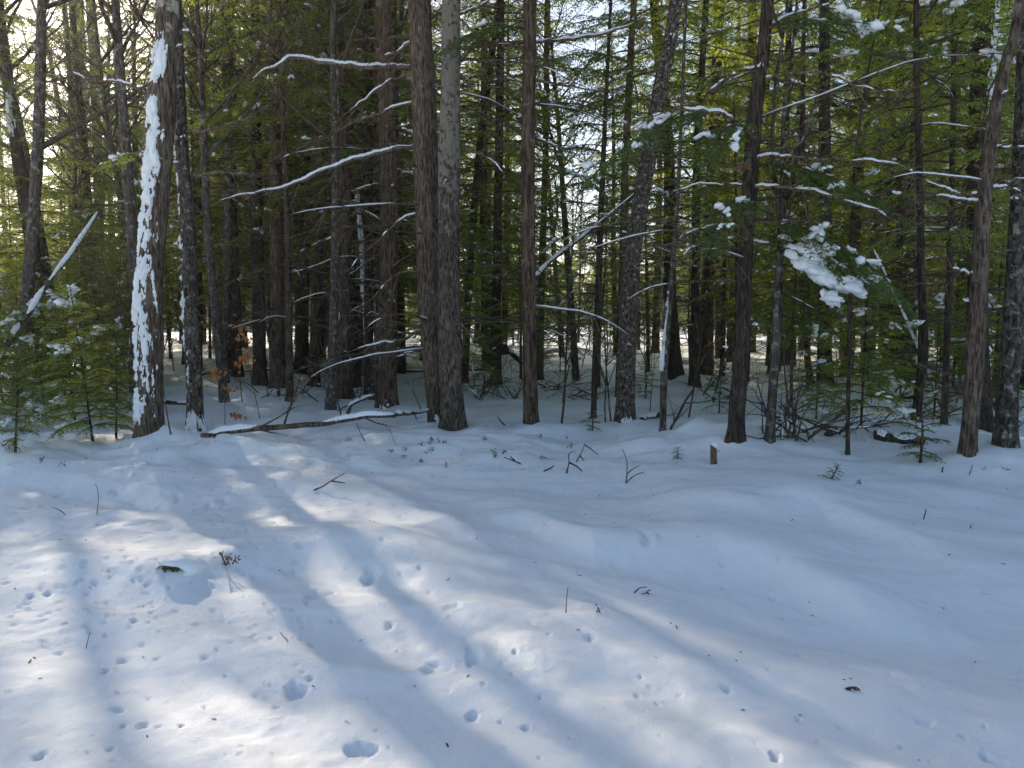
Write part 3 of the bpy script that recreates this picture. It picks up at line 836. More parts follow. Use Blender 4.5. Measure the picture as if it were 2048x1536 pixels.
FT('shaded_fir', 'shaded_hemlock', 'dark trunk behind leafless brush between lichened maple and rust-brown trunk', 'tree',
   [(992, 775, 22), (993, 600, 19), (997, 350, 16), (1002, 0, 13)], 'dark', 15.0, 'tall3', 3.2, sides=18, step=0.12, dead=(5, 1, 4), spin=2.0)
FT('hidden_pine', 'hidden_pine', 'straight trunk half hidden behind the rust-brown trunk', 'tree',
   [(1078, 765, 15), (1084, 550, 14), (1091, 300, 12), (1095, 0, 11)], 'lit', 15.0, 'mid2', 4.5, sides=16, step=0.12, dead=(5, 1, 5))
FT('slim_hemlock', 'slim_hemlock', 'slim dark straight stem in front of sunlit yellow-green boughs', 'tree',
   [(1187, 840, 11), (1190, 740, 12), (1196, 600, 13), (1203, 400, 11), (1212, 200, 8), (1222, 0, 6)], 'dark', 9.0, 'mid1', 2.9, cscale=0.85, sides=14, step=0.1, mound=(0.2, 0.03), dead=(8, 0.8, 4), spin=1.0)
FT('olive_trunk', 'sunlit_hemlock', 'olive sunlit trunk rising behind the curving lichen-flecked trunk', 'tree',
   [(1238, 800, 16), (1243, 600, 15), (1250, 350, 14), (1262, 100, 13), (1268, 0, 12)], 'lit', 15.0, 'tall3', 5.5, sides=16, step=0.12, dead=(6, 1, 6))
FT('leaning_stem', 'leaning_sapling', 'small bare brown trunk leaning a little beside the curving trunk', 'tree',
   [(1325, 866, 12), (1328, 760, 14), (1334, 660, 13), (1343, 560, 11), (1352, 450, 9), (1360, 300, 7)], 'grey', 6.0, sides=16, step=0.1, mound=(0.2, 0.03), dead=(5, 1, 3), snow=[(0.8, 1.5, FL, 0.5, 0.3)])
FT('broad_hemlock', 'broad_hemlock', 'broad dark trunk on a snowy rise behind the small bare leaning trunk', 'tree',
   [(1350, 758, 34), (1345, 680, 29), (1339, 560, 26), (1337, 300, 22), (1308, 0, 18)], 'dark', 17.0, 'tall0', 3.4, sides=24, step=0.1, dead=(8, 1, 5), mound=(0.6, 0.12), snow=[(0.2, 3.0, LEFT, 0.4, 0.1)])
FT('post_hemlock', 'post_hemlock', 'dark straight trunk beside the broad dark trunk on the rise', 'tree',
   [(1389, 778, 22), (1391, 600, 18), (1395, 300, 15), (1412, 0, 12)], 'dark', 15.0, 'tall1', 3.2, sides=18, step=0.12, dead=(6, 1, 4))
FT('crooked_hemlock', 'crooked_hemlock', 'crooked dark trunk standing behind the half-buried log and brush', 'tree',
   [(1830, 850, 17), (1838, 780, 17), (1846, 700, 19), (1843, 560, 15), (1838, 300, 13), (1832, 0, 10)], 'dark', 13.0, 'mid2', 2.6, sides=18, step=0.1, mound=(0.25, 0.05), dead=(8, 0.8, 4), spin=3.0)
FT('far_block', 'square_set_trunk', 'short-looking dark trunk out on the sunlit floor beyond the brush', 'tree',
   [(1785, 738, 22), (1784, 600, 20), (1782, 300, 18), (1780, 0, 16)], 'dark', 16.0, 'tall1', 3.6, sides=16, step=0.15)
FT('brace_hemlock', 'brace_hemlock', 'thin dark trunk just inside the wood near the bending brown trunk', 'tree',
   [(1888, 852, 13), (1893, 700, 13), (1900, 500, 12), (1906, 250, 10), (1910, 0, 9)], 'dark', 12.0, 'mid0', 2.4, cscale=0.9, sides=16, step=0.12, mound=(0.25, 0.04), dead=(6, 0.8, 3))
FT('stripe_hemlock', 'stripe_hemlock', 'dark stem beneath the broad snow-laden bough', 'tree',
   [(1622, 772, 15), (1612, 690, 13), (1606, 600, 12), (1604, 400, 11), (1606, 150, 9)], 'dark', 10.0, 'mid1', 2.1, cscale=0.95, sides=14, step=0.12, dead=(5, 0.8, 3), spin=0.9)
FT('white_sapling', 'white_sapling', 'thin sapling stem coated white with snow along its whole height', 'tree',
   [(740, 792, 7), (734, 680, 7), (728, 560, 7), (720, 450, 6), (714, 380, 4)], 'grey', 4.2, sides=14, step=0.06, mound=None, dead=(5, 0.8, 3.4), deadlen=(0.15, 0.5), snow_dead=1.0,
   snow=[(0.4, 4.2, FRONT, 1.1, 0.85)])

# limbs that can be followed in the photograph
px_branch('leaning_pine', [(822, 134), (760, 134), (690, 130), (640, 124), (590, 114), (555, 132), (520, 146), (505, 165)], 11, 4, seed=1, thick=1.5, gap=0.0, dy=-0.6)
px_branch('leaning_pine', [(832, 293), (780, 300), (700, 320), (640, 345), (580, 370), (520, 384), (460, 396), (430, 408)], 9, 3, seed=2, thick=1.5, gap=0.0, dy=-0.8)
px_branch('leaning_pine', [(824, 80), (790, 105), (750, 115)], 6, 2, seed=3)
px_branch('leaning_pine', [(826, 147), (790, 158), (760, 175), (720, 205), (690, 230)], 6, 2, seed=4, gap=0.4)
px_branch('leaning_pine', [(830, 205), (780, 218), (720, 240), (660, 268), (560, 318)], 6, 2, seed=5, gap=0.5)
px_branch('leaning_pine', [(845, 660), (820, 672), (790, 682), (740, 690), (690, 705)], 7, 2, seed=6, gap=0.6, snow=0.4)
px_branch('leaning_pine', [(850, 540), (800, 545), (770, 570), (740, 600), (700, 625)], 5, 2, seed=7, gap=0.5)
px_branch('leaning_pine', [(846, 425), (800, 440), (770, 468), (730, 505), (690, 545)], 5, 2, seed=8, gap=0.6)
px_branch('leaning_pine', [(858, 700), (820, 705), (780, 720)], 6, 2, seed=9)
px_branch('pale_maple', [(922, 95), (975, 91), (1040, 88), (1110, 82), (1180, 72), (1240, 58), (1290, 38)], 9, 4, seed=10, thick=1.3, gap=0.2, dy=0.7)
px_branch('pale_maple', [(920, 30), (950, 16), (985, -6)], 6, 3, seed=11, gap=0.2)
px_branch('pale_maple', [(920, 38), (950, 66), (980, 90), (1015, 118)], 5, 2, seed=12, snow=0)
px_branch('pale_maple', [(921, 293), (950, 303), (980, 320), (1010, 345)], 5, 2, seed=13, gap=0.5)
px_branch('rust_pine', [(1048, 165), (1010, 158), (985, 160)], 5, 2, seed=14)
px_branch('rust_pine', [(1068, 160), (1110, 168), (1160, 176), (1215, 185)], 6, 2, seed=15, gap=0.5)
px_branch('rust_pine', [(1068, 275), (1110, 290), (1160, 312)], 5, 2, seed=16, gap=0.6)
px_branch('dark_hemlock', [(1510, 272), (1480, 250), (1450, 232), (1410, 220), (1360, 216)], 9, 5, seed=20, thick=2.0, gap=0.1, dy=-0.8)
px_branch('dark_hemlock', [(1515, 135), (1480, 140), (1450, 160), (1410, 185)], 6, 3, seed=21, thick=1.3)
px_branch('dark_hemlock', [(1500, 318), (1560, 312), (1640, 318), (1720, 322), (1790, 328), (1830, 345)], 7, 3, seed=22, thick=1.3, gap=0.3, dy=-0.8)
px_branch('dark_hemlock', [(1496, 378), (1560, 372), (1640, 385), (1700, 402), (1760, 425), (1800, 445)], 7, 3, seed=23, thick=1.2, gap=0.4, dy=-1.0)
px_branch('dark_hemlock', [(1488, 455), (1440, 450), (1390, 462), (1350, 480)], 6, 2, seed=24, thick=1.4)
px_branch('dark_hemlock', [(1488, 478), (1440, 478), (1400, 490), (1365, 512)], 5, 2, seed=25, thick=1.3)
px_branch('dark_hemlock', [(1496, 480), (1560, 490), (1620, 500), (1660, 515), (1700, 540)], 6, 3, seed=26, thick=1.4, dy=-0.5)
px_branch('dark_hemlock', [(1500, 370), (1450, 368), (1400, 370), (1340, 385)], 5, 2, seed=27)
px_branch('dark_hemlock', [(1520, 160), (1600, 142), (1660, 150), (1720, 175), (1800, 185)], 7, 3, seed=28, gap=0.5, dy=-0.7)
px_branch('dark_hemlock', [(1525, 60), (1580, 30), (1640, 12), (1700, -10)], 6, 3, seed=29)
px_branch('grey_sapling', [(1558, 540), (1575, 430), (1592, 320), (1620, 230), (1650, 180)], 10, 4, mat=BARK['grey'], seed=31, snow=0, twigs=5)
px_branch('grey_sapling', [(1560, 470), (1564, 340), (1573, 200), (1590, 60), (1600, -40)], 10, 5, mat=BARK['grey'], seed=32, snow=0, twigs=5)
px_branch('bent_maple', [(1966, 405), (1930, 402), (1890, 395), (1870, 390)], 8, 4, seed=33, thick=1.8, gap=0.1)
px_branch('bent_maple', [(1964, 392), (1920, 385), (1880, 375), (1850, 362)], 6, 3, seed=34, thick=1.4, gap=0.3)
px_branch('bent_maple', [(1975, 380), (2010, 376), (2050, 385)], 6, 3, seed=35, thick=1.6, gap=0.2)
px_branch('bent_maple', [(1978, 293), (2010, 294), (2060, 296)], 5, 3, seed=36, thick=1.2)
px_branch('bent_maple', [(1958, 548), (1930, 546), (1905, 536)], 6, 3, seed=37, thick=1.6, gap=0.2)
px_branch('scarred_pine', [(700, 385), (740, 372), (800, 360)], 5, 2, seed=40)
px_branch('scarred_pine', [(676, 470), (640, 485), (600, 505)], 5, 2, seed=41, thick=1.5)
px_branch('scarred_pine', [(705, 415), (730, 424), (760, 440)], 5, 2, seed=42, thick=1.5)
px_branch('umber_pine', [(795, 255), (815, 262), (840, 272)], 6, 3, seed=43, thick=2)
px_branch('mottled', [(372, 265), (410, 262), (455, 248), (500, 235)], 7, 3, seed=45, snow=0)
px_branch('mottled', [(375, 350), (410, 350), (450, 345), (495, 348)], 8, 3, seed=46, gap=0.6)
px_branch('plastered', [(298, 182), (265, 172), (230, 162), (200, 162), (165, 155), (140, 142)], 7, 3, seed=47, gap=0.5)
px_branch('twin_stem', [(150, 300), (165, 250), (178, 190), (172, 150)], 9, 4, seed=48, snow=0.5)
px_branch('twin_stem', [(150, 330), (128, 250), (108, 160), (92, 80), (62, -5)], 11, 6, mat=BARK['grey'], seed=49, snow=0, twigs=6)
px_branch('edge_hemlock', [(85, 590), (60, 600), (20, 590), (0, 582)], 6, 3, seed=50, thick=1.5)
px_bough('dark_hemlock', (1450, 228), 1.5, PI * 1.12, 0.05, 0.55, 5, 3, clump=1.5)
px_bough('dark_hemlock', (1500, 262), 1.3, PI * 1.3, 0.15, 0.6, 3, 4)
px_bough('dark_hemlock', (1495, 330), 1.5, -0.5, 0.0, 0.45, 4, 5, clump=1.2)
px_bough('dark_hemlock', (1492, 400), 1.3, -2.2, 0.0, 0.5, 3, 6)
px_bough('dark_hemlock', (1525, 60), 1.6, -0.8, 0.1, 0.45, 5, 7, clump=1.4)
px_bough('dark_hemlock', (1490, 470), 1.6, -0.35, 0.0, 0.5, 9, 8, clump=1.8)
px_bough('dark_hemlock', (1492, 440), 1.5, -0.55, 0.0, 0.55, 6, 9, clump=1.4)
_t = TREES['dark_hemlock']; _r = np.random.default_rng(77); _a = Acc()
for k in range(15):
    _u = _r.random()
    _c = at(1600 + 95 * _u + _r.normal() * 10, 512 + 72 * _u + _r.normal() * 12, _t['Y'] - 0.35 - 0.3 * _u) - _t['base']
    clump_into(_a, _c, (1, -0.3, -0.5), 0.13, 0.09, 0.06, _r, 2)
put('snow', _a.mesh('bough_snow_mass', [SNOW]), [o for o in _t['root'].children if o.name.startswith('bough')][-1])
px_bough('snowpatched', (1950, 90), 1.8, PI * 1.1, 0.1, 0.35, 6, 10, clump=1.3)
px_bough('snowpatched', (1950, 40), 2.0, PI * 1.22, 0.1, 0.3, 6, 11, clump=1.4)
px_bough('snowpatched', (1958, 150), 1.6, PI * 0.95, 0.1, 0.4, 4, 12)
px_bough('snowpatched', (1965, 60), 1.4, -0.5, 0.1, 0.4, 3, 13)
px_bough('plastered', (300, 300), 0.6, PI * 1.05, -0.1, 0.3, 3, 14, clump=1.0)
px_bough('rust_pine', (1058, 60), 1.3, -2.6, 0.1, 0.5, 1, 15)
px_bough('rust_pine', (1060, 330), 1.0, -0.4, 0.1, 0.5, 2, 16)

# ------------------------------------------------------------------ young hemlocks under the trees
def young(key, name, label, px, py, h, Y=None, spin=0.0, lean=(0, 0), group=None, bark='dark', sz=1.0):
    me, ms, H0 = CROWNS[key]
    b = hit(px, py) if Y is None else at(px, py, Y)
    z = float(land(np.array([b[0]]), np.array([b[1]]))[0])
    base = np.array([b[0], b[1], z - 0.02])
    TAKEN.append((b[0], b[1]))
    s = h / H0
    root = thing(name, label, 'hemlock', base, group)
    r = np.random.default_rng(int(px * 3 + py))
    A = np.array([[0, 0, 0, 0.016 * s * sz + 0.004], [0.01, 0, H0 * s * 0.5, 0.010 * s + 0.002], [0, 0, H0 * s, 0.002]])
    V, C, rr, a = trunk_grid(A, 8, 0.1, 0.3, 0.1, 3, 0.15)
    ac = Acc(); ac.add(V.reshape(-1, 3), grid_quads(len(V), 8))
    put('stem', ac.mesh('stem_' + key, [BARK[bark]]), root)
    c = put('crown', me, root)
    c.matrix_local = Matrix.Rotation(spin, 4, 'Z') @ Matrix.Scale(s, 4)
    if ms: put('snow', ms, c)
    root.rotation_euler = (lean[0], lean[1], 0)
    return root

YG = 'young hemlocks growing under the trees by the leaning snowy pole'
YL = 'young hemlock with snow tufts on its dark boughs near the leaning snowy pole'
for i, (px, py, h, k) in enumerate([(186, 884, 1.9, 'young0'), (232, 878, 1.3, 'young1'), (30, 905, 1.15, 'young1'), (95, 850, 1.9, 'young0'), (-30, 860, 2.2, 'young0'),
                                    (130, 790, 2.8, 'young2'), (150, 840, 2.0, 'young0'), (75, 800, 2.6, 'young2'), (215, 820, 1.7, 'young0'), (10, 830, 2.3, 'young0'), (200, 760, 3.3, 'young2'), (30, 770, 3.4, 'young2'), (250, 770, 3.0, 'young2'), (-90, 800, 3.5, 'young2'), (60, 730, 3.6, 'young2')]):
    young(k, 'young_hemlock', YL, px, py, h, spin=i * 1.3, lean=(0.05 * math.sin(i * 3), -0.10 * math.cos(i * 2)), group=YG)
young('young1', 'young_hemlock', 'bushy young hemlock with a snow tuft beside the dark branchy trunk', 1438, 826, 0.95, spin=0.7)
young('young1', 'young_hemlock', 'low young hemlock behind the slim dark stem at the curving trunk', 1290, 800, 0.8, spin=2.2)
young('young0', 'young_hemlock', 'snow-tufted young hemlock beside the thin whip-like sapling', 1722, 850, 1.75, spin=2.9)
young('young2', 'young_hemlock', 'taller young hemlock loaded with snow behind the diagonal dead pole', 1800, 800, 2.6, spin=1.1)
young('young0', 'young_hemlock', 'snow-tufted young hemlock in front of the stem beneath the snow-laden bough', 1632, 838, 1.5, spin=1.9)
young('young0', 'young_hemlock', 'young hemlock beside the crooked dark trunk with snow on its tips', 1868, 832, 1.9, spin=2.4)
young('young0', 'young_hemlock', 'young hemlock behind the bending brown trunk and the stout lichened trunk', 1985, 840, 1.9, spin=0.3)
young('young1', 'young_hemlock', 'snow-dusted young hemlock among the leafless brush beside the rust-brown trunk', 968, 790, 1.3, spin=0.3)
young('young2', 'young_hemlock', 'young hemlock with spread boughs behind the rust-brown trunk', 1120, 745, 3.2, spin=0.9)
young('young2', 'young_hemlock', 'young hemlock between the pole-like trunk and mottled grey trunk', 450, 720, 2.6, spin=2.9)
young('seedling', 'hemlock_seedling', 'open hemlock seedling standing before the half-buried log', 1840, 928, 0.52, spin=0.4, sz=0.6)
young('seedling', 'hemlock_seedling', 'small hemlock seedling at the foot of the slim dark stem', 1184, 864, 0.30, spin=1.4, sz=0.6)
young('seedling', 'hemlock_seedling', 'drooping tip of a hemlock seedling poking out of the bank crest', 1658, 957, 0.16, spin=2.4, sz=0.6, lean=(0.2, 0.4))
young('seedling', 'hemlock_seedling', 'tiny hemlock seedling between the curving trunk and the wooden stake', 1354, 918, 0.14, spin=0.9, sz=0.6)

# ------------------------------------------------------------------ the wood behind: single trees, alike but for their place
BG = {'tall0': ('background_hemlock', 'tall dark-needled hemlock standing deep in the wood behind the front trunks', 'dark hemlocks deep in the wood'),
      'tall1': ('background_hemlock', 'tall hemlock with fresh green low boughs deep in the wood', 'green hemlocks deep in the wood'),
      'tall2': ('background_hemlock', 'high-crowned hemlock with a long bare stem deep in the wood', 'high-crowned hemlocks deep in the wood'),
      'tall3': ('background_hemlock', 'hemlock with low sunlit boughs deep in the wood', 'low-boughed hemlocks deep in the wood'),
      'mid0': ('understory_hemlock', 'half-grown hemlock with yellow-green boughs between the far trunks', 'half-grown hemlocks between far trunks'),
      'mid1': ('understory_hemlock', 'small bushy dark hemlock between the far trunks', 'small bushy hemlocks between far trunks'),
      'low0': ('understory_hemlock', 'low broad hemlock spreading its boughs just behind the front trunks', 'low hemlocks behind the front trunks'),
      'mid2': ('understory_hemlock', 'thin half-grown hemlock with sparse boughs between the far trunks', 'sparse half-grown hemlocks between far trunks')}
TRUNKM = {}
for key in BG:
    H0 = CROWNS[key][2]
    rr0 = 0.0095 * H0 if key.startswith('tall') else 0.0075 * H0
    r_ = np.random.default_rng(len(TRUNKM) + 50)
    w = (r_.random((4, 2)) - 0.5) * 0.12
    A = np.array([[0, 0, 0, rr0], [w[0, 0], w[0, 1], H0 * 0.3, rr0 * 0.82], [w[1, 0], w[1, 1], H0 * 0.6, rr0 * 0.55], [0, 0, H0, 0.01]])
    V, C, rr, a = trunk_grid(A, 12, 0.35, 0.3, 0.08, 5, 0.35)
    ac = Acc(); ac.add(V.reshape(-1, 3), grid_quads(len(V), 12))
    TRUNKM[key] = [ac.mesh('trunk_' + key + b_, [BARK[b_]]) for b_ in ('dark', 'red', 'lit')]
# leafless trees for the background
BARE = []
for k in range(2):
    r_ = np.random.default_rng(300 + k)
    H0 = 13.0
    A = np.array([[0, 0, 0, 0.10], [0.1, 0.05, 4, 0.085], [0.0, 0.1, 8, 0.05], [0.2, 0, H0, 0.01]])
    V, C, rr, a = trunk_grid(A, 10, 0.4, 0.3, 0.08, 5, 0.35)
    ac = Acc(); ac.add(V.reshape(-1, 3), grid_quads(len(V), 10))
    ac2 = Acc()
    for j in range(22):
        z = H0 * (0.3 + 0.68 * r_.random()); p, rd = axis_at(A, z); az = r_.random() * 6.28
        bare_limb(ac2, r_, p, (math.cos(az), math.sin(az), 0.9), 0.9 + (H0 - z) * 0.30, rd * 0.5 + 0.004, 0, 2, 0.3, 0.18, 4, 6)
    BARE.append((ac.mesh('trunk_bare', [BARK['grey']]), ac2.mesh('crown_bare', [TWIG])))

def clear(x, y, d):
    return all((x - a) ** 2 + (y - b) ** 2 > d * d for a, b in TAKEN)

def bg_tree(key, x, y, s, spin, bark):
    nm, lb, gr = BG[key]
    z = float(land(np.array([x]), np.array([y]))[0])
    o = thing(nm, lb, 'tree', (x, y, z - 0.03), gr)
    o.rotation_euler = ((random.random() - .5) * 0.07, (random.random() - .5) * 0.07, spin)
    o.scale = (s, s, s)
    put('trunk', TRUNKM[key][bark], o)
    c = put('crown', CROWNS[key][0], o)
    if CROWNS[key][1]: put('snow', CROWNS[key][1], c)
    TAKEN.append((x, y))

def bare_tree(k, x, y, s, spin):
    z = float(land(np.array([x]), np.array([y]))[0])
    o = thing('bare_tree', 'leafless grey tree with fine upright twigs deep in the wood', 'tree', (x, y, z - 0.03), 'leafless trees deep in the wood')
    o.rotation_euler = (0, 0, spin); o.scale = (s, s, s)
    put('trunk', BARE[k][0], o); put('crown', BARE[k][1], o)
    o.rotation_euler = (0.10 * math.sin(spin * 3), 0.10 * math.cos(spin * 5), spin)
    TAKEN.append((x, y))

# gaps through which the sun reaches the snow in front: lanes (x, half width) at the foot of the bank, followed back towards the sun
_sx = math.tan(R(SUN_AZ))
r_bg = np.random.default_rng(42)
def place(n, y0, y1, keys, probs, dmin, xpad=2.0, s0=0.85, s1=1.15, span=None):
    k = tries = 0
    while k < n and tries < n * 60:
        tries += 1
        y = math.sqrt(y0 * y0 + (y1 * y1 - y0 * y0) * r_bg.random())
        x = (r_bg.random() * 2 - 1) * (y * 0.66 + xpad)
        if span: x = y * (span[0] + (span[1] - span[0]) * r_bg.random())
        if not clear(x, y, dmin): continue
        # the photograph's openings: bright sky between the rust-brown and the curving trunk, and a clearing glimpsed low
        u = x / y
        cc = x - y * _sx
        if keys is not TALL and span is None and 1.5 < cc < 5.5 and y < 24 and r_bg.random() < 0.75: continue
        if keys is TALL and 0.3 < cc < 4.5 and y < 36 and r_bg.random() < 0.5: continue
        if abs(u - 0.10) < 0.055 and y > 17 and r_bg.random() < 0.85: continue
        key = keys[r_bg.choice(len(keys), p=probs)]
        bg_tree(key, x, y, s0 + (s1 - s0) * r_bg.random(), r_bg.random() * 6.28, int(r_bg.choice(3, p=[.5, .35, .15])))
        k += 1
TALL, MIDS = ['tall0', 'tall1', 'tall2', 'tall3'], ['mid0', 'mid1', 'mid2']
place(14, 14.5, 22, TALL, [.25, .25, .35, .15], 1.6)
place(26, 13.2, 19, ['mid1', 'mid2', 'low0'], [.25, .2, .55], 1.1, 2, 0.42, 0.62)
place(36, 20, 36, TALL, [.25, .25, .3, .2], 1.5, 4)
place(34, 18, 30, MIDS + ['low0'], [.3, .25, .2, .25], 1.1, 3, 0.65, 0.95)
place(58, 34, 64, TALL, [.3, .25, .25, .2], 1.5, 6)
place(16, 16, 30, ['tall1', 'tall3', 'mid0'], [.4, .35, .25], 1.2, 0, 0.9, 1.15, (-0.42, -0.08))
place(12, 24, 44, ['tall1', 'tall3', 'tall0'], [.4, .35, .25], 1.2, 0, 0.9, 1.15, (-0.48, -0.1))
place(8, 17, 30, ['tall1', 'tall3', 'mid0'], [.4, .35, .25], 1.2, 0, 0.9, 1.15, (0.3, 0.66))
for cc_, y_ in ((5.4, 22.5), (7.5, 19.0), (2.9, 29.0)):  # extra hemlocks added to shade parts of the foreground snow
    bg_tree('tall2', cc_ + y_ * _sx, y_, 0.95, cc_ * 2, 0)
place(16, 32, 52, ['tall1', 'tall0', 'tall3'], [.4, .4, .2], 1.3, 0, 0.95, 1.2, (-0.52, -0.02))
place(44, 28, 56, MIDS, [.4, .35, .25], 1.2, 5)
for k, (c_, y_) in enumerate([(-0.6, 14.2), (0.4, 17.6), (1.0, 22.0), (1.7, 13.6), (2.3, 19.3), (2.9, 24.5), (3.4, 15.0), (4.1, 18.0), (4.9, 13.4), (5.6, 20.5), (-1.6, 19.0), (6.5, 15.5), (0.0, 26.0), (2.0, 29.0)]):  # leafless trees added towards the sun to streak the foreground with shadows
    bare_tree(k % 2, c_ + y_ * _sx, y_, 0.75 + 0.5 * r_bg.random(), k * 1.7)
for k in range(16):
    for _ in range(50):
        y = 16 + 34 * r_bg.random(); x = y * (-0.1 + 0.75 * r_bg.random())
        if clear(x, y, 1.3): break
    bare_tree(k % 2, x, y, 0.8 + 0.5 * r_bg.random(), r_bg.random() * 6.28)

# thin leafless saplings all through the lower wood
SHOOT = []
for k in range(4):
    r_ = np.random.default_rng(400 + k); ac = Acc()
    bare_limb(ac, r_, (0, 0, -0.12), (0.15 * (r_.random() - .5), 0.15 * (r_.random() - .5), 1), 2.0 + 0.8 * k, 0.010 + 0.003 * k, 0, 2, 0.16, 0.12, 5, 9)
    SHOOT.append(ac.mesh('shoot', [TWIG]))
for k in range(64):
    y = 11.2 + 15 * r_bg.random() ** 1.3; x = (r_bg.random() * 2 - 1) * y * 0.66
    if not clear(x, y, 0.45): continue
    z = float(land(np.array([x]), np.array([y]))[0])
    o = put('leafless_sapling', SHOOT[k % 4], None, (x, y, z))
    o.rotation_euler = ((r_bg.random() - .5) * 0.3, (r_bg.random() - .5) * 0.3, r_bg.random() * 6.28)
    sc_ = 0.55 + 0.7 * r_bg.random(); o.scale = (sc_, sc_, sc_)
    o['label'], o['category'], o['group'] = 'thin leafless sapling standing in the snow among the trunks', 'sapling', 'leafless saplings among the trunks'

# far treeline across the clearing
ft = Acc()
r_ = np.random.default_rng(88)
for k in range(420):
    a = (r_.random() * 2 - 1) * 1.0
    d = 85 + 45 * r_.random()
    x, y = math.sin(a) * d, math.cos(a) * d
    h = 5 + 6 * r_.random(); w = 2 + 2 * r_.random()
    n = 260
    hz = h * (0.04 + 0.96 * r_.random(n) ** 0.8)
    ra = w * (1 - hz / h) ** 0.7 * np.sqrt(r_.random(n)); aa = r_.random(n) * 6.283
    c = np.stack([x + ra * np.cos(aa), y + ra * np.sin(aa), hz], -1)
    d3 = (r_.random((n, 3, 3)) - 0.5) * np.array([1.5, 1.5, 0.8])
    ft.add((c[:, None, :] + d3).reshape(-1, 3), None, np.arange(n * 3).reshape(-1, 3))
o = put('far_treeline', ft.mesh('far_treeline', [LEAF[0]], False))
o['kind'], o['label'], o['category'] = 'stuff', 'far dark treeline across the open snow beyond the wood', 'treeline'

# ------------------------------------------------------------------ poles, logs and brush
def pole(name, label, cat, P, rad, mat, snow=True, sides=10, thick=1.5, gap=0.15, twigs=0, seed=0, group=None, lo=0.02, hi=0.98, n=None, upv=(0, 0, 1.0)):
    r = np.random.default_rng(seed + 500)
    P = catmull(np.asarray(P, float), n or max(14, len(P) * 8))
    rad = np.interp(np.linspace(0, 1, len(P)), np.linspace(0, 1, len(rad)), rad)
    base = P[0].copy()
    L = P - base
    L = L + fbm(np.arange(len(L))[:, None] * 0.22, np.arange(3)[None] * 9.0 + seed, seed, 2) * rad.mean() * 0.35
    root = thing(name, label, cat, base, group)
    ac = Acc(); tube_into(ac, L, rad, sides, 0, seed, 0.12)
    lg = put('log', ac.mesh('log', [mat]), root)
    if snow:
        s_ = Acc(); snow_line_into(s_, L, rad, r, lo, hi, gap, thick, seed, upv)
        if s_.n: put('snow', s_.mesh('log_snow', [SNOW]), lg)
    for k in range(twigs):
        i = r.integers(2, len(L) - 2)
        ab = Acc()
        d = norm((r.random(3) - 0.5) * np.array([1.2, 1.0, 1.2]) + norm(L[i + 1] - L[i]) * 0.5)
        bare_limb(ab, r, L[i], d, 0.2 + 0.55 * r.random(), rad[i] * 0.35 + 0.002, 0, 1, 0.3, -0.05, 4, 6)
        put('twig', ab.mesh('twig', [TWIG]), root)
    return root

def onground(px, py, up=0.0, Y=None):
    b = hit(px, py) if Y is None else at(px, py, Y)
    b[2] = float(land(np.array([b[0]]), np.array([b[1]]))[0]) + up
    return b

YP = TREES['leaning_pine']['Y']; YD = TREES['pale_maple']['Y']
g0 = onground(402, 876, 0.02)
pole('fallen_limb', 'long fallen limb capped with snow reaching to the leaning brown pine', 'fallen limb',
     [g0, at(470, 861, g0[1] + 0.05), at(560, 853, g0[1] + 0.12), at(650, 846, g0[1] + 0.2), at(700, 836, g0[1] + 0.3), at(780, 831, g0[1] + 0.4), at(840, 824, YP - 0.25), at(885, 812, YP - 0.12)],
     [0.036, 0.034, 0.032, 0.030, 0.026, 0.024, 0.02, 0.016], BARK['snag'], thick=1.6, gap=0.12, twigs=7, seed=1)
YE = 9.3
gl = onground(-70, 860, -0.05)
pole('leaning_pole', 'snow-lined dead pole leaning up from the young hemlocks', 'dead pole',
     [gl, at(0, 715, gl[1] + 0.3), at(60, 620, gl[1] + 0.6), at(110, 548, gl[1] + 0.9), at(172, 462, gl[1] + 1.3), at(200, 420, gl[1] + 1.6)],
     [0.045, 0.042, 0.038, 0.034, 0.03, 0.026], BARK['grey'], thick=0.7, gap=0.12, seed=2, twigs=3, upv=(0.2, -0.35, 0.7))
gm = onground(1056, 768, -0.05)
YF = TREES['curved_birch']['Y']
pole('propped_pole', 'long snow-topped dead pole propped against the curving lichened trunk', 'dead pole',
     [gm, at(1056, 660, gm[1] - 0.6), at(1066, 575, 13.6), at(1095, 530, 12.9), at(1180, 462, 12.0), at(1290, 372, YF + 0.18)],
     [0.03, 0.03, 0.03, 0.03, 0.027, 0.022], BARK['grey'], thick=1.6, gap=-0.1, seed=3, twigs=2, upv=(0, -0.7, 0.7))
gr = onground(1886, 822, -0.03)
pole('diagonal_pole', 'thin snow-lined dead pole with spiky side twigs leaning across the dark trunks', 'dead pole',
     [gr, at(1850, 735, gr[1] - 0.2), at(1810, 640, gr[1] - 0.4), at(1772, 555, gr[1] - 0.6), at(1738, 482, gr[1] - 0.8)],
     [0.024, 0.022, 0.02, 0.017, 0.01], BARK['grey'], thick=1.0, gap=0.1, seed=4, twigs=7, upv=(0, -0.6, 0.7))
gw = onground(268, 690, 0.0, Y=11.5)
pole('broken_pole', 'short pale broken pole leaning behind the snow-plastered trunk', 'dead pole',
     [onground(262, 780, -0.05), at(266, 672, 11.0), at(288, 580, 11.0)], [0.05, 0.05, 0.04], BARK['snag'], snow=False, seed=5)
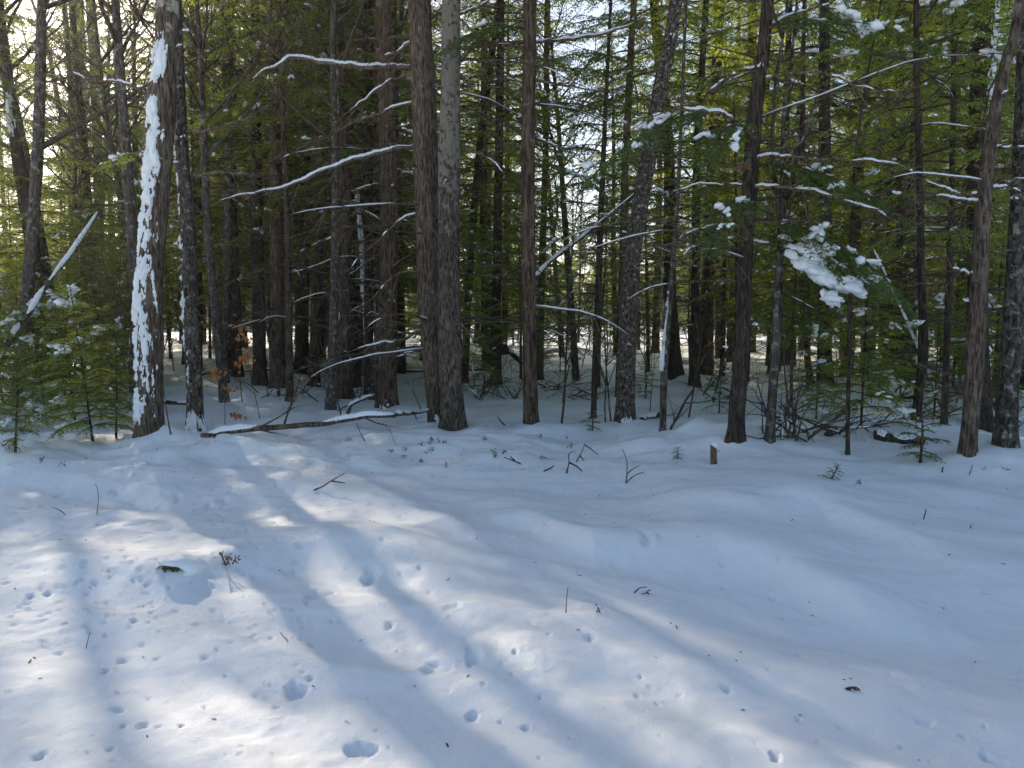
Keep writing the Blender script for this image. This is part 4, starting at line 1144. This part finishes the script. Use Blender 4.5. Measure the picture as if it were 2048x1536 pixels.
# logs lying on the forest floor
for i, (nm, lb, pts, w, sn, tw) in enumerate([
    ('fallen_log', 'half-buried dark log lying in front of the crooked dark trunk', [(1752, 879), (1790, 884), (1845, 890)], 0.05, True, 2),
    ('fallen_log', 'dark log lying on the snow behind the half-buried one', [(1735, 792), (1780, 796), (1830, 798)], 0.06, True, 2),
    ('fallen_stick', 'long curved dead stick sloping down through the brush', [(1650, 872), (1720, 856), (1790, 838), (1840, 815)], 0.03, True, 4),
    ('fallen_log', 'thin dark log lying across the floor behind the umber pine', [(600, 738), (720, 742), (860, 744), (1000, 742)], 0.045, True, 5),
    ('fallen_log', 'thin log lying behind the mottled grey trunk near the orange leaves', [(400, 752), (460, 748), (540, 742), (590, 742)], 0.04, True, 4),
    ('fallen_log', 'short log lying between the plastered trunk and the mottled trunk', [(322, 808), (350, 809), (385, 810)], 0.04, True, 0),
    ('fallen_log', 'snow-capped log slanting behind brush beside the rust-brown trunk', [(978, 664), (1010, 695), (1050, 728)], 0.085, True, 1),
    ('fallen_log', 'dark log resting on the snow beside the small bare leaning trunk', [(1282, 846), (1305, 836), (1330, 828)], 0.05, True, 1),
    ('fallen_stick', 'bent stick arching out of the snow near the umber pine', [(692, 828), (705, 808), (730, 796), (752, 790)], 0.03, True, 2),
    ('fallen_stick', 'forked dark stick poking from the snow beside the small leaning trunk', [(1338, 864), (1352, 838), (1372, 800), (1386, 780)], 0.018, False, 3)]):
    hi_ = i in (6, 8, 9)
    b0 = onground(*pts[0])
    if hi_:
        P = [onground(*pts[-1], -0.03)] + [at(px, py, hit(*pts[-1])[1]) for px, py in pts[::-1][1:]] if i == 6 else [onground(*pts[0], -0.03)] + [at(px, py, b0[1] + 0.1 * k) for k, (px, py) in enumerate(pts[1:])]
    else:
        P = [onground(px, py, w * 0.55) for px, py in pts]
        if i in (2,): P = [P[0]] + [at(px, py, P[0][1] + 0.25 * k) for k, (px, py) in enumerate(pts[1:], 1)]
    pole(nm, lb, 'log' if 'log' in nm else 'stick', P, [w, w * 0.95, w * 0.8], TWIG if w < 0.035 else BARK['dark'], snow=sn, seed=20 + i, twigs=tw, gap=0.25, thick=1.3 if w > 0.035 else 0.7)

def brush(name, label, px0, px1, py, n, L, seed, mat=None, up=0.35, snow=0.3, hz=0.15):
    r = np.random.default_rng(seed)
    c = onground((px0 + px1) / 2, py)
    root = thing(name, label, 'brush', c)
    for k in range(n):
        px = px0 + (px1 - px0) * r.random()
        b = onground(px, py + (r.random() - 0.7) * 10) - c
        az = r.random() * 6.283
        ab = Acc()
        P, rad = bare_limb(ab, r, b + np.array([0, 0, -0.04 + hz * r.random()]), (math.cos(az), 0.5 * math.sin(az), up * (0.2 + r.random())), L * (0.5 + 0.8 * r.random()), 0.006 + 0.009 * r.random(), 0, 2, 0.28, -0.10, 5, 8)
        b_ = put('branch', ab.mesh('brush_branch', [mat or TWIG]), root)
        if r.random() < snow:
            s_ = Acc(); snow_line_into(s_, P, rad, r, 0.05, 0.9, 0.5, 0.7, k)
            if s_.n: put('snow', s_.mesh('brush_snow', [SNOW]), b_)
    return root
brush('brush_pile', 'tangled pile of bare dead branches behind the bank crest', 1560, 1690, 884, 16, 0.75, 1, up=0.5)
brush('brush_pile', 'heap of thin bare branches around the crooked dark trunk', 1720, 1900, 846, 12, 0.9, 2, up=0.5)
brush('twig_tangle', 'fine grey tangle of twigs just behind the rust-brown trunk', 1075, 1150, 780, 16, 0.8, 3, up=0.7)
brush('twig_tangle', 'upright leafless brush behind the pale lichened maple', 945, 1030, 800, 18, 0.9, 4, up=1.6)
brush('twig_tangle', 'drooping bare twigs on the snow beside the slim dark stem', 1120, 1200, 800, 10, 0.9, 5, up=0.5)
brush('twig_tangle', 'bare twigs crowding around the feet of the scarred trunk', 640, 720, 806, 14, 0.8, 6, up=1.0)
brush('twig_tangle', 'sparse bare twigs in the snow before the pole-like trunk', 500, 640, 800, 9, 0.6, 7, up=1.0)
brush('twig_tangle', 'bare twigs standing behind the stout lichened trunk', 1985, 2060, 860, 8, 0.8, 8, up=1.2)
brush('twig_tangle', 'bare upright shoots around the grey forking trunk', 1520, 1600, 885, 12, 0.6, 9, up=2.2)
brush('twig_tangle', 'bare shoots standing in the snow on the far side of the dark branchy trunk', 1400, 1480, 800, 10, 0.8, 10, up=1.6)

# ------------------------------------------------------------------ orange-leaved beech saplings
def beech(label, stems, leaves, n, seed, leafmat, Y):
    r = np.random.default_rng(seed)
    base = onground(*stems[0], -0.03, Y=Y)
    Yb = base[1]
    root = thing('beech_sapling', label, 'sapling', base)
    P = catmull(np.array([at(px, py, Yb) - base for px, py in stems]), 20); P[0] = (0, 0, 0)
    ac = Acc(); tube_into(ac, P, np.linspace(0.007, 0.002, 20), 5)
    for k in range(8):
        i = r.integers(5, 19)
        bare_limb(ac, r, P[i], norm((r.random(3) - 0.5) * np.array([2, 2, 0.8]) + [0, 0, 0.3]), 0.2 + 0.3 * r.random(), 0.0025, 0, 1, 0.3, 0.0, 4, 5)
    put('stem', ac.mesh('beech_stem', [TWIG]), root)
    lf = Acc()
    for k in range(n):
        px, py, sx, sy = leaves[r.integers(len(leaves))]
        c = at(px + r.normal() * sx, py + r.normal() * sy, Yb + r.normal() * 0.12) - base
        d = norm((r.random(3) - 0.5) * np.array([1.4, 1.4, 1]) + [0, 0, -0.7]); s_ = norm(np.cross(d, r.random(3) - 0.5)); nn = np.cross(d, s_)
        l, w = 0.085 * (0.7 + 0.6 * r.random()), 0.026
        lf.add([c, c + d * l * .4 + s_ * w + nn * .006, c + d * l, c + d * l * .4 - s_ * w + nn * .006], None, [(0, 1, 2), (0, 2, 3)])
    put('foliage', lf.mesh('beech_leaves', [leafmat], False), root)
beech('thin beech sapling still holding orange leaves on the shaded snow', [(520, 836), (508, 780), (496, 720), (486, 660), (476, 600)],
      [(482, 660, 8, 22), (496, 700, 8, 16), (490, 720, 8, 10), (472, 828, 6, 3), (455, 775, 14, 5), (430, 745, 8, 5)], 150, 1, LEAF_ORANGE, None)
beech('orange-leaved beech sapling half hidden behind the mottled grey trunk', [(428, 720), (424, 660), (418, 600), (412, 540)],
      [(410, 560, 20, 10), (440, 590, 12, 8), (355, 580, 10, 6), (425, 530, 15, 12)], 110, 2, LEAF_ORANGE, None)
# curled brown leaf hanging on the dark trunk
t = TREES['dark_hemlock']
hb = at(1486, 325, t['Y'] - 0.28)
hl = thing('hanging_leaf', 'curled brown dry leaf caught on a branch of the dark branchy trunk', 'leaf', hb)
lf = Acc()
for k in range(5):
    a_ = k * 1.3
    d = norm(np.array([math.cos(a_) * .7, math.sin(a_) * .5, -0.6])); s_ = norm(np.cross(d, [0.2, 1, 0.3])); c = np.zeros(3)
    lf.add([c, c + d * .05 + s_ * .03, c + d * .12, c + d * .05 - s_ * .03], None, [(0, 1, 2), (0, 2, 3)])
lf2 = put('blade', lf.mesh('dry_leaf', [LEAF_BROWN], False), hl)
ab = Acc(); tube_into(ab, np.array([[0, 0.35, 0.05], [0, 0.15, 0.05], [0, 0, 0.0]]), [0.004, 0.003, 0.002], 4)
put('twig', ab.mesh('leaf_twig', [TWIG]), hl)

# ------------------------------------------------------------------ small things in the snow
def prism_into(ac, x0, x1, y0, y1, z0, z1, tilt=0.0, dz=0.0):
    v = [(x0, y0, z0), (x1, y0, z0), (x1, y1, z0), (x0, y1, z0), (x0 + tilt, y0, z1), (x1 + tilt, y0, z1 - dz), (x1 + tilt, y1, z1 - dz), (x0 + tilt, y1, z1)]
    ac.add(v, [(0, 3, 2, 1), (4, 5, 6, 7), (0, 1, 5, 4), (1, 2, 6, 5), (2, 3, 7, 6), (3, 0, 4, 7)])
sb = onground(1429, 928)
sk = thing('wooden_stake', 'short grey wooden stake with a cap of snow standing in the bank', 'stake', sb)
ac = Acc(); prism_into(ac, -0.034, 0.034, -0.010, 0.010, -0.15, 0.19, -0.02, 0.045)
so = put('stake', ac.mesh('stake', [DEADWOOD], False), sk)
so.rotation_euler = (0.05, 0, 0.35)
bv = so.modifiers.new('edge', 'BEVEL'); bv.width = 0.0015; bv.segments = 1
ac = Acc(); clump_into(ac, (-0.02, 0, 0.175), (1, 0.35, 0), 0.036, 0.02, 0.03, np.random.default_rng(4), 3)
put('snow', ac.mesh('stake_snow', [SNOW]), sk)
st = onground(808, 732)
sp = thing('tree_stump', 'small dark broken stump standing behind the umber pine', 'stump', st)
A = np.array([[0, 0, 0, 0.075], [0, 0, 0.25, 0.062], [0.01, 0, 0.42, 0.06], [0.01, 0, 0.44, 0.02]])
V, C, rr, a = trunk_grid(A, 16, 0.03, 0.3, 0.15, 4)
ac = Acc(); ac.add(V.reshape(-1, 3), grid_quads(len(V), 16)); ac.add([[0.01, 0, 0.44]])
put('trunk', ac.mesh('stump', [BARK['dark']]), sp)
ac = Acc(); clump_into(ac, (0.01, 0, 0.43), (1, 0, 0), 0.06, 0.055, 0.035, np.random.default_rng(5), 2); put('snow', ac.mesh('stump_snow', [SNOW]), sp)

# laurel bush buried under a dome of snow, its hollow open to the front
bb = onground(345, 1150)
MOUNDS.append((bb[0] + 0.03, bb[1] + 0.06, 0.22, 0.022))
bu = thing('buried_bush', 'small green bush buried under a dome of snow with its leaves peeping out', 'bush', bb + np.array([0, 0, 0.018]))
v, f = ICO[3]
w = v.copy()
w = w * (1 + 0.10 * fbm(v[:, 0] * 2 + 3, v[:, 1] * 2 + v[:, 2], 4, 2)[:, None])
w = w * (1 + 0.16 * fbm(v[:, 0] * 4 + 1, v[:, 1] * 4 + v[:, 2] * 3, 14, 2)[:, None])
w = w * np.array([0.13, 0.11, 0.072]) + np.array([0.02, 0.05, 0.0])
hol = (np.abs(v[:, 0] + 0.15) < 0.55) & (v[:, 1] < -0.35) & (v[:, 2] < 0.42)
w[hol, 1] += 0.085; w[hol, 2] += 0.0
ac = Acc(); ac.add(w, None, f); put('snow_dome', ac.mesh('snow_dome', [SNOW]), bu)
lf = Acc(); r_ = np.random.default_rng(9)
for k in range(80):
    c = np.array([-0.005 + np.clip(r_.normal() * 0.035, -0.06, 0.06), -0.02 + 0.035 * r_.random(), 0.008 + 0.032 * r_.random()])
    d = norm(np.array([r_.normal() * .8, -0.5 * r_.random(), -0.3 + r_.normal() * .5])); s_ = norm(np.cross(d, r_.random(3) - .5))
    lf.add([c, c + d * .014 + s_ * .008, c + d * .034, c + d * .014 - s_ * .008], None, [(0, 1, 2), (0, 2, 3)])
put('foliage', lf.mesh('bush_leaves', [LEAF_LAUREL], False), bu)

# twigs that stick out of the snow
def twig(label, lines, w=3.0, seed=0, tufts=(), group=None, mat=None):
    b = hit(*lines[0][0]); z = float(land(np.array([b[0]]), np.array([b[1]]))[0])
    base = np.array([b[0], b[1], z])
    root = thing('bare_twig', label, 'twig', base, group)
    ac = Acc()
    for ln in lines:
        P = [at(px, py, base[1] + 0.01 * k) - base for k, (px, py) in enumerate(ln)]
        if ln is lines[0]:
            P = [P[0] + np.array([0, 0, -0.08])] + P
        P = catmull(np.array(P), 4 * len(P))
        r0 = w * 0.5 * base[1] / FPX
        tube_into(ac, P, np.linspace(r0, r0 * 0.45, len(P)), 5, 0, seed, 0.2)
    put('stem', ac.mesh('twig_stem', [mat or TWIG]), root)
    if tufts:
        r = np.random.default_rng(seed + 70); lf = Acc()
        for px, py, n in tufts:
            c0 = at(px, py, base[1]) - base
            for k in range(n):
                d = norm(r.random(3) - 0.5); s_ = norm(np.cross(d, r.random(3) - .5)); l = 0.02 + 0.02 * r.random()
                c = c0 + (r.random(3) - .5) * 0.03
                lf.add([c, c + d * l * .5 + s_ * .005, c + d * l, c + d * l * .5 - s_ * .005], None, [(0, 1, 2), (0, 2, 3)])
        put('foliage', lf.mesh('twig_leaves', [LEAF_BROWN if mat is None else LEAF_LAUREL], False), root)
twig('forked dark twig standing on the bank beside another bent twig', [[(1133, 948), (1138, 925), (1138, 908), (1150, 902)], [(1138, 925), (1155, 934), (1174, 953)]], 4, 1)
twig('bent twig with a knee standing behind the forked twig on the bank', [[(1152, 925), (1163, 905), (1169, 889)], [(1169, 889), (1180, 897), (1196, 909)], [(1160, 912), (1168, 922)]], 3.5, 2)
twig('tall thin Y-shaped twig rising alone from the bank slope', [[(1252, 968), (1254, 945), (1253, 920), (1245, 898)], [(1254, 948), (1266, 938), (1278, 932)], [(1252, 966), (1268, 952), (1288, 944)]], 3, 3)
twig('long straight twig lying slanted across the sunlit snow', [[(627, 982), (645, 973), (662, 962), (690, 946)], [(662, 962), (690, 966)]], 4, 4)
twig('heathery tufted twig beside the snow-domed bush', [[(452, 1134), (447, 1120), (440, 1106)], [(452, 1130), (458, 1118)], [(465, 1128), (472, 1114)]], 3.5, 5, [(440, 1106, 8), (449, 1112, 10), (457, 1112, 10), (472, 1116, 10), (452, 1124, 10)])
twig('single upright grass stalk in the shaded drift', [[(1132, 1227), (1133, 1200), (1136, 1175)]], 3, 6)
twig('tiny bent twig with a brown bud near the grass stalk', [[(1200, 1228), (1197, 1218)], [(1197, 1218), (1196, 1214)]], 4, 7, [(1197, 1217, 6)])
twig('small twiggy scrap half sunk in the shaded drift', [[(1282, 1190), (1294, 1186)], [(1268, 1186), (1280, 1176), (1294, 1174)], [(1292, 1184), (1300, 1190)]], 3, 8, [(1296, 1187, 6)])
twig('sprig of dark twigs lying alone on smooth shaded snow', [[(1720, 1382), (1705, 1374), (1680, 1380)], [(1706, 1376), (1722, 1384), (1736, 1391)], [(1698, 1376), (1688, 1384)], [(1702, 1376), (1692, 1392)]], 4.5, 9)
twig('short crooked twig standing in smooth shade beyond the crest', [[(1847, 1040), (1850, 1028), (1852, 1018)]], 4, 10)
twig('short stub of a twig in smooth shade near a crooked twig', [[(1941, 1057), (1942, 1049)]], 4, 11)
twig('thin stalk beside faint tracks in the sunlit snow', [[(172, 1300), (176, 1280), (180, 1264)]], 2.5, 12)
twig('short dark stalk with its own small shadow in the snow', [[(576, 1285), (566, 1272), (560, 1264)]], 3, 13)
twig('thin stalk bending over the dimpled snow slope', [[(194, 1030), (197, 1000), (195, 978), (190, 968)]], 2, 14)
twig('thin slanted stalk on the dimpled snow slope', [[(131, 1030), (118, 1020), (104, 1014)]], 2.5, 15)
twig('dark stub beside the hemlock seedling on the bank', [[(1884, 948), (1885, 938), (1886, 934)]], 5, 16)
twig('thin forked twig by the foot of the bending trunk', [[(1937, 955), (1942, 940), (1945, 930)], [(1938, 952), (1930, 956)], [(1938, 952), (1946, 957)]], 3, 17)
twig('small dark leafy tuft on the bank near the crest', [[(1720, 970), (1718, 962)]], 3, 18, [(1718, 964, 12)], mat=TWIG)
twig('fallen dark twig on the bank below the rust-brown trunk', [[(1042, 929), (1028, 922), (1008, 914)], [(1030, 922), (1020, 912)]], 4, 19)
twig('stubby stick on the bank beside the forked twig', [[(1087, 944), (1098, 938), (1108, 932)]], 5, 20)
twig('fallen twig hanging down from the snow-capped fallen limb', [[(730, 884), (722, 868), (712, 845)]], 3, 21)
twig('thin broken stick lying beside the rust-brown trunk', [[(1018, 858), (1005, 846), (994, 832)], [(970, 852), (1016, 853)]], 4, 22)
twig('slender bare stem standing beside the snow-plastered trunk', [[(345, 886), (338, 850), (330, 800), (326, 770)]], 4, 23)
twig('dark bent sapling stem near the orange-leaved beech', [[(558, 792), (552, 745), (540, 690), (528, 620), (520, 560)]], 8, 24)
r_ = np.random.default_rng(15)
SG, SL = 'tiny dark sprigs dotting the bank', 'tiny dark leafy sprig poking through the bank under the front trunks'
for k, (px, py) in enumerate([(845, 888), (858, 882), (865, 894), (852, 902), (876, 876), (890, 886), (780, 902), (812, 902), (808, 912), (890, 930), (990, 904), (1008, 900), (988, 912),
                              (1086, 912), (1080, 874), (968, 876), (1133, 872), (1146, 892), (840, 922), (700, 880), (130, 925), (80, 915), (1420, 905), (1970, 938), (2010, 940), (862, 876)]):
    px, py = px + r_.normal() * 2, py + r_.normal() * 2
    twig(SL, [[(px, py + 6), (px + r_.normal() * 2, py)]], 2.5, 40 + k, [(px, py, 9), (px + r_.normal() * 5, py + 1, 6)], SG, TWIG)

# ------------------------------------------------------------------ dimples, tracks and hollows in the snow
def pit(px, py, wpx, hpx, dp, an=0.0):
    b = hit(px, py)
    k = b[1] / FPX
    sl = max(0.22, (CAMZ - b[2]) / math.hypot(b[1], CAMZ))
    PITS.append((b[0], b[1], wpx * 0.34 * k, hpx * 0.32 * k / sl, an, dp * 0.6))
for p in [(740, 1158, 44, 34, .075), (592, 1385, 60, 46, .07), (620, 1362, 22, 14, .03), (947, 1316, 50, 34, .06), (1030, 1304, 20, 12, .04), (245, 1322, 40, 14, .035), (118, 1308, 26, 14, .03),
          (210, 1346, 18, 16, .035), (235, 1424, 52, 12, .03), (285, 1452, 38, 22, .03), (80, 1516, 34, 22, .045), (220, 1500, 18, 14, .04), (945, 1437, 36, 26, .05), (1050, 1460, 30, 18, .05),
          (1275, 1394, 16, 12, .035), (1316, 1410, 12, 18, .03), (1300, 1374, 14, 8, .02), (1850, 1446, 66, 22, .03), (1925, 1478, 24, 14, .03), (1550, 1516, 34, 24, .05), (1980, 1520, 70, 26, .05),
          (1700, 1302, 46, 18, .02), (1595, 1312, 22, 14, .02), (1450, 1380, 40, 16, .03), (1290, 1070, 34, 24, .06), (1310, 1082, 24, 16, -.04), (270, 1048, 60, 16, .04), (330, 1060, 60, 14, .035),
          (50, 1018, 36, 12, .03), (80, 1070, 40, 12, .03), (120, 995, 26, 12, .03), (870, 1340, 80, 50, .04), (725, 1500, 110, 40, .05), (640, 1190, 70, 26, .03), (1240, 1130, 60, 20, .03),
          (1180, 1280, 30, 16, .03), (780, 1255, 30, 18, .03), (905, 1210, 50, 18, .03), (400, 1005, 40, 14, .03)]:
    pit(*p, an=float(rng.normal() * 0.4))
for k in range(520):
    if k < 340:
        px, py = rng.uniform(0, 640), 970 + 330 * rng.random() ** 1.2
        w = rng.uniform(10, 26)
    else:
        px, py = rng.uniform(0, 2048), rng.uniform(1000, 1530)
        w = rng.uniform(8, 24)
        if px > 1300 and rng.random() < 0.4: continue
    pit(px, py, w * (0.6 + 0.5 * (py - 900) / 500), w * 0.34 * (0.6 + 0.5 * (py - 900) / 500), rng.uniform(0.014, 0.034), rng.normal() * 0.5 + 0.4)
# a line of small tracks running away
for k in range(9):
    pit(488 + k * 2.2 - (k % 2) * 5, 1030 + k * 7, 13, 5, 0.018, 0.3)

# ------------------------------------------------------------------ the snow-covered ground
th = np.concatenate([np.linspace(-math.pi, R(-46), 40, endpoint=False), np.linspace(R(-46), R(46), 620), np.linspace(R(46), math.pi, 41)[1:-1]])
rd = np.concatenate([np.linspace(0.2, 2.2, 8, endpoint=False), np.geomspace(2.2, 14, 400, endpoint=False), np.geomspace(14, 70, 110, endpoint=False), np.geomspace(70, 3000, 24)])
TH, RD = np.meshgrid(th, rd, indexing='xy')
GX, GY = RD * np.sin(TH), RD * np.cos(TH)
GZ = ground(GX, GY)
nr, nth = GX.shape
gv = np.stack([GX, GY, GZ], -1).reshape(-1, 3)
i, j = np.meshgrid(np.arange(nr - 1), np.arange(nth), indexing='ij')
j2 = (j + 1) % nth
gq = np.stack([i * nth + j, i * nth + j2, (i + 1) * nth + j2, (i + 1) * nth + j], -1).reshape(-1, 4)[:, ::-1]
ga = Acc(); ga.add(gv, gq)
c0 = len(gv); ga.add([[0, 0, 0]], None, [(-c0 + c0 - c0 + k, -c0 + c0 - c0 + (k + 1) % nth, 0) for k in range(0)])
ga.t.append(np.array([[c0, (k + 1) % nth, k] for k in range(nth)])); ga.mt.append(np.zeros(nth))
gro = put('ground', ga.mesh('ground', [GROUND]))
gro['kind'] = 'structure'


# ------------------------------------------------------------------ fallen needles and bark crumbs on the snow
r_ = np.random.default_rng(61)
n = 2600
y = 2.6 + 11 * r_.random(n) ** 0.9
x = (r_.random(n) * 2 - 1) * y * 0.72
z = ground(x, y)
ok = r_.random(n) < np.where(y > 7.5, 1.0, 0.09)
x, y, z = x[ok], y[ok], z[ok]; n = len(x)
a = r_.random(n) * 6.283; l = 0.004 + 0.012 * r_.random(n) ** 2; w = 0.0012 + 0.0025 * r_.random(n)
ux, uy = np.cos(a), np.sin(a)
c = np.stack([x, y, z + 0.002], -1)
d = np.stack([ux * l, uy * l, (r_.random(n) - 0.3) * l * 0.6], -1); e = np.stack([-uy * w, ux * w, 0 * w], -1)
v = np.stack([c - d - e, c - d + e, c + d + e, c + d - e, c - d - e + [0, 0, 0.002], c - d + e + [0, 0, 0.002], c + d + e + [0, 0, 0.002], c + d - e + [0, 0, 0.002]], 1).reshape(-1, 3)
qf = np.array([(0, 1, 2, 3), (4, 7, 6, 5), (0, 4, 5, 1), (1, 5, 6, 2), (2, 6, 7, 3), (3, 7, 4, 0)])
q = (np.arange(n)[:, None, None] * 8 + qf[None]).reshape(-1, 4)
ac = Acc(); ac.add(v, q)
lo_ = put('needle_litter', ac.mesh('needle_litter', [TWIG], False))
lo_['kind'], lo_['label'], lo_['category'] = 'stuff', 'fallen needles and bark crumbs sprinkled on the snow', 'litter'

# ------------------------------------------------------------------ the air: a thin haze added for depth and a glow towards the sun
hz = Acc(); prism_into(hz, -420, 420, -60, 420, -4.0, 34.0)
hm = bpy.data.materials.new('added_haze')
hm.use_nodes = True
_n = hm.node_tree
_n.nodes.remove(_n.nodes['Principled BSDF'])
_v = _n.nodes.new('ShaderNodeVolumePrincipled')
_v.inputs['Color'].default_value = (0.95, 0.95, 0.95, 1)
_v.inputs['Density'].default_value = 0.0012
_v.inputs['Anisotropy'].default_value = 0.65
_n.links.new(_v.outputs[0], _n.nodes['Material Output'].inputs['Volume'])
ho = put('haze', hz.mesh('haze', [hm], False))
ho['kind'] = 'stuff'
ho['label'], ho['category'] = 'thin pale haze added for depth and sun glow in the wood', 'haze'
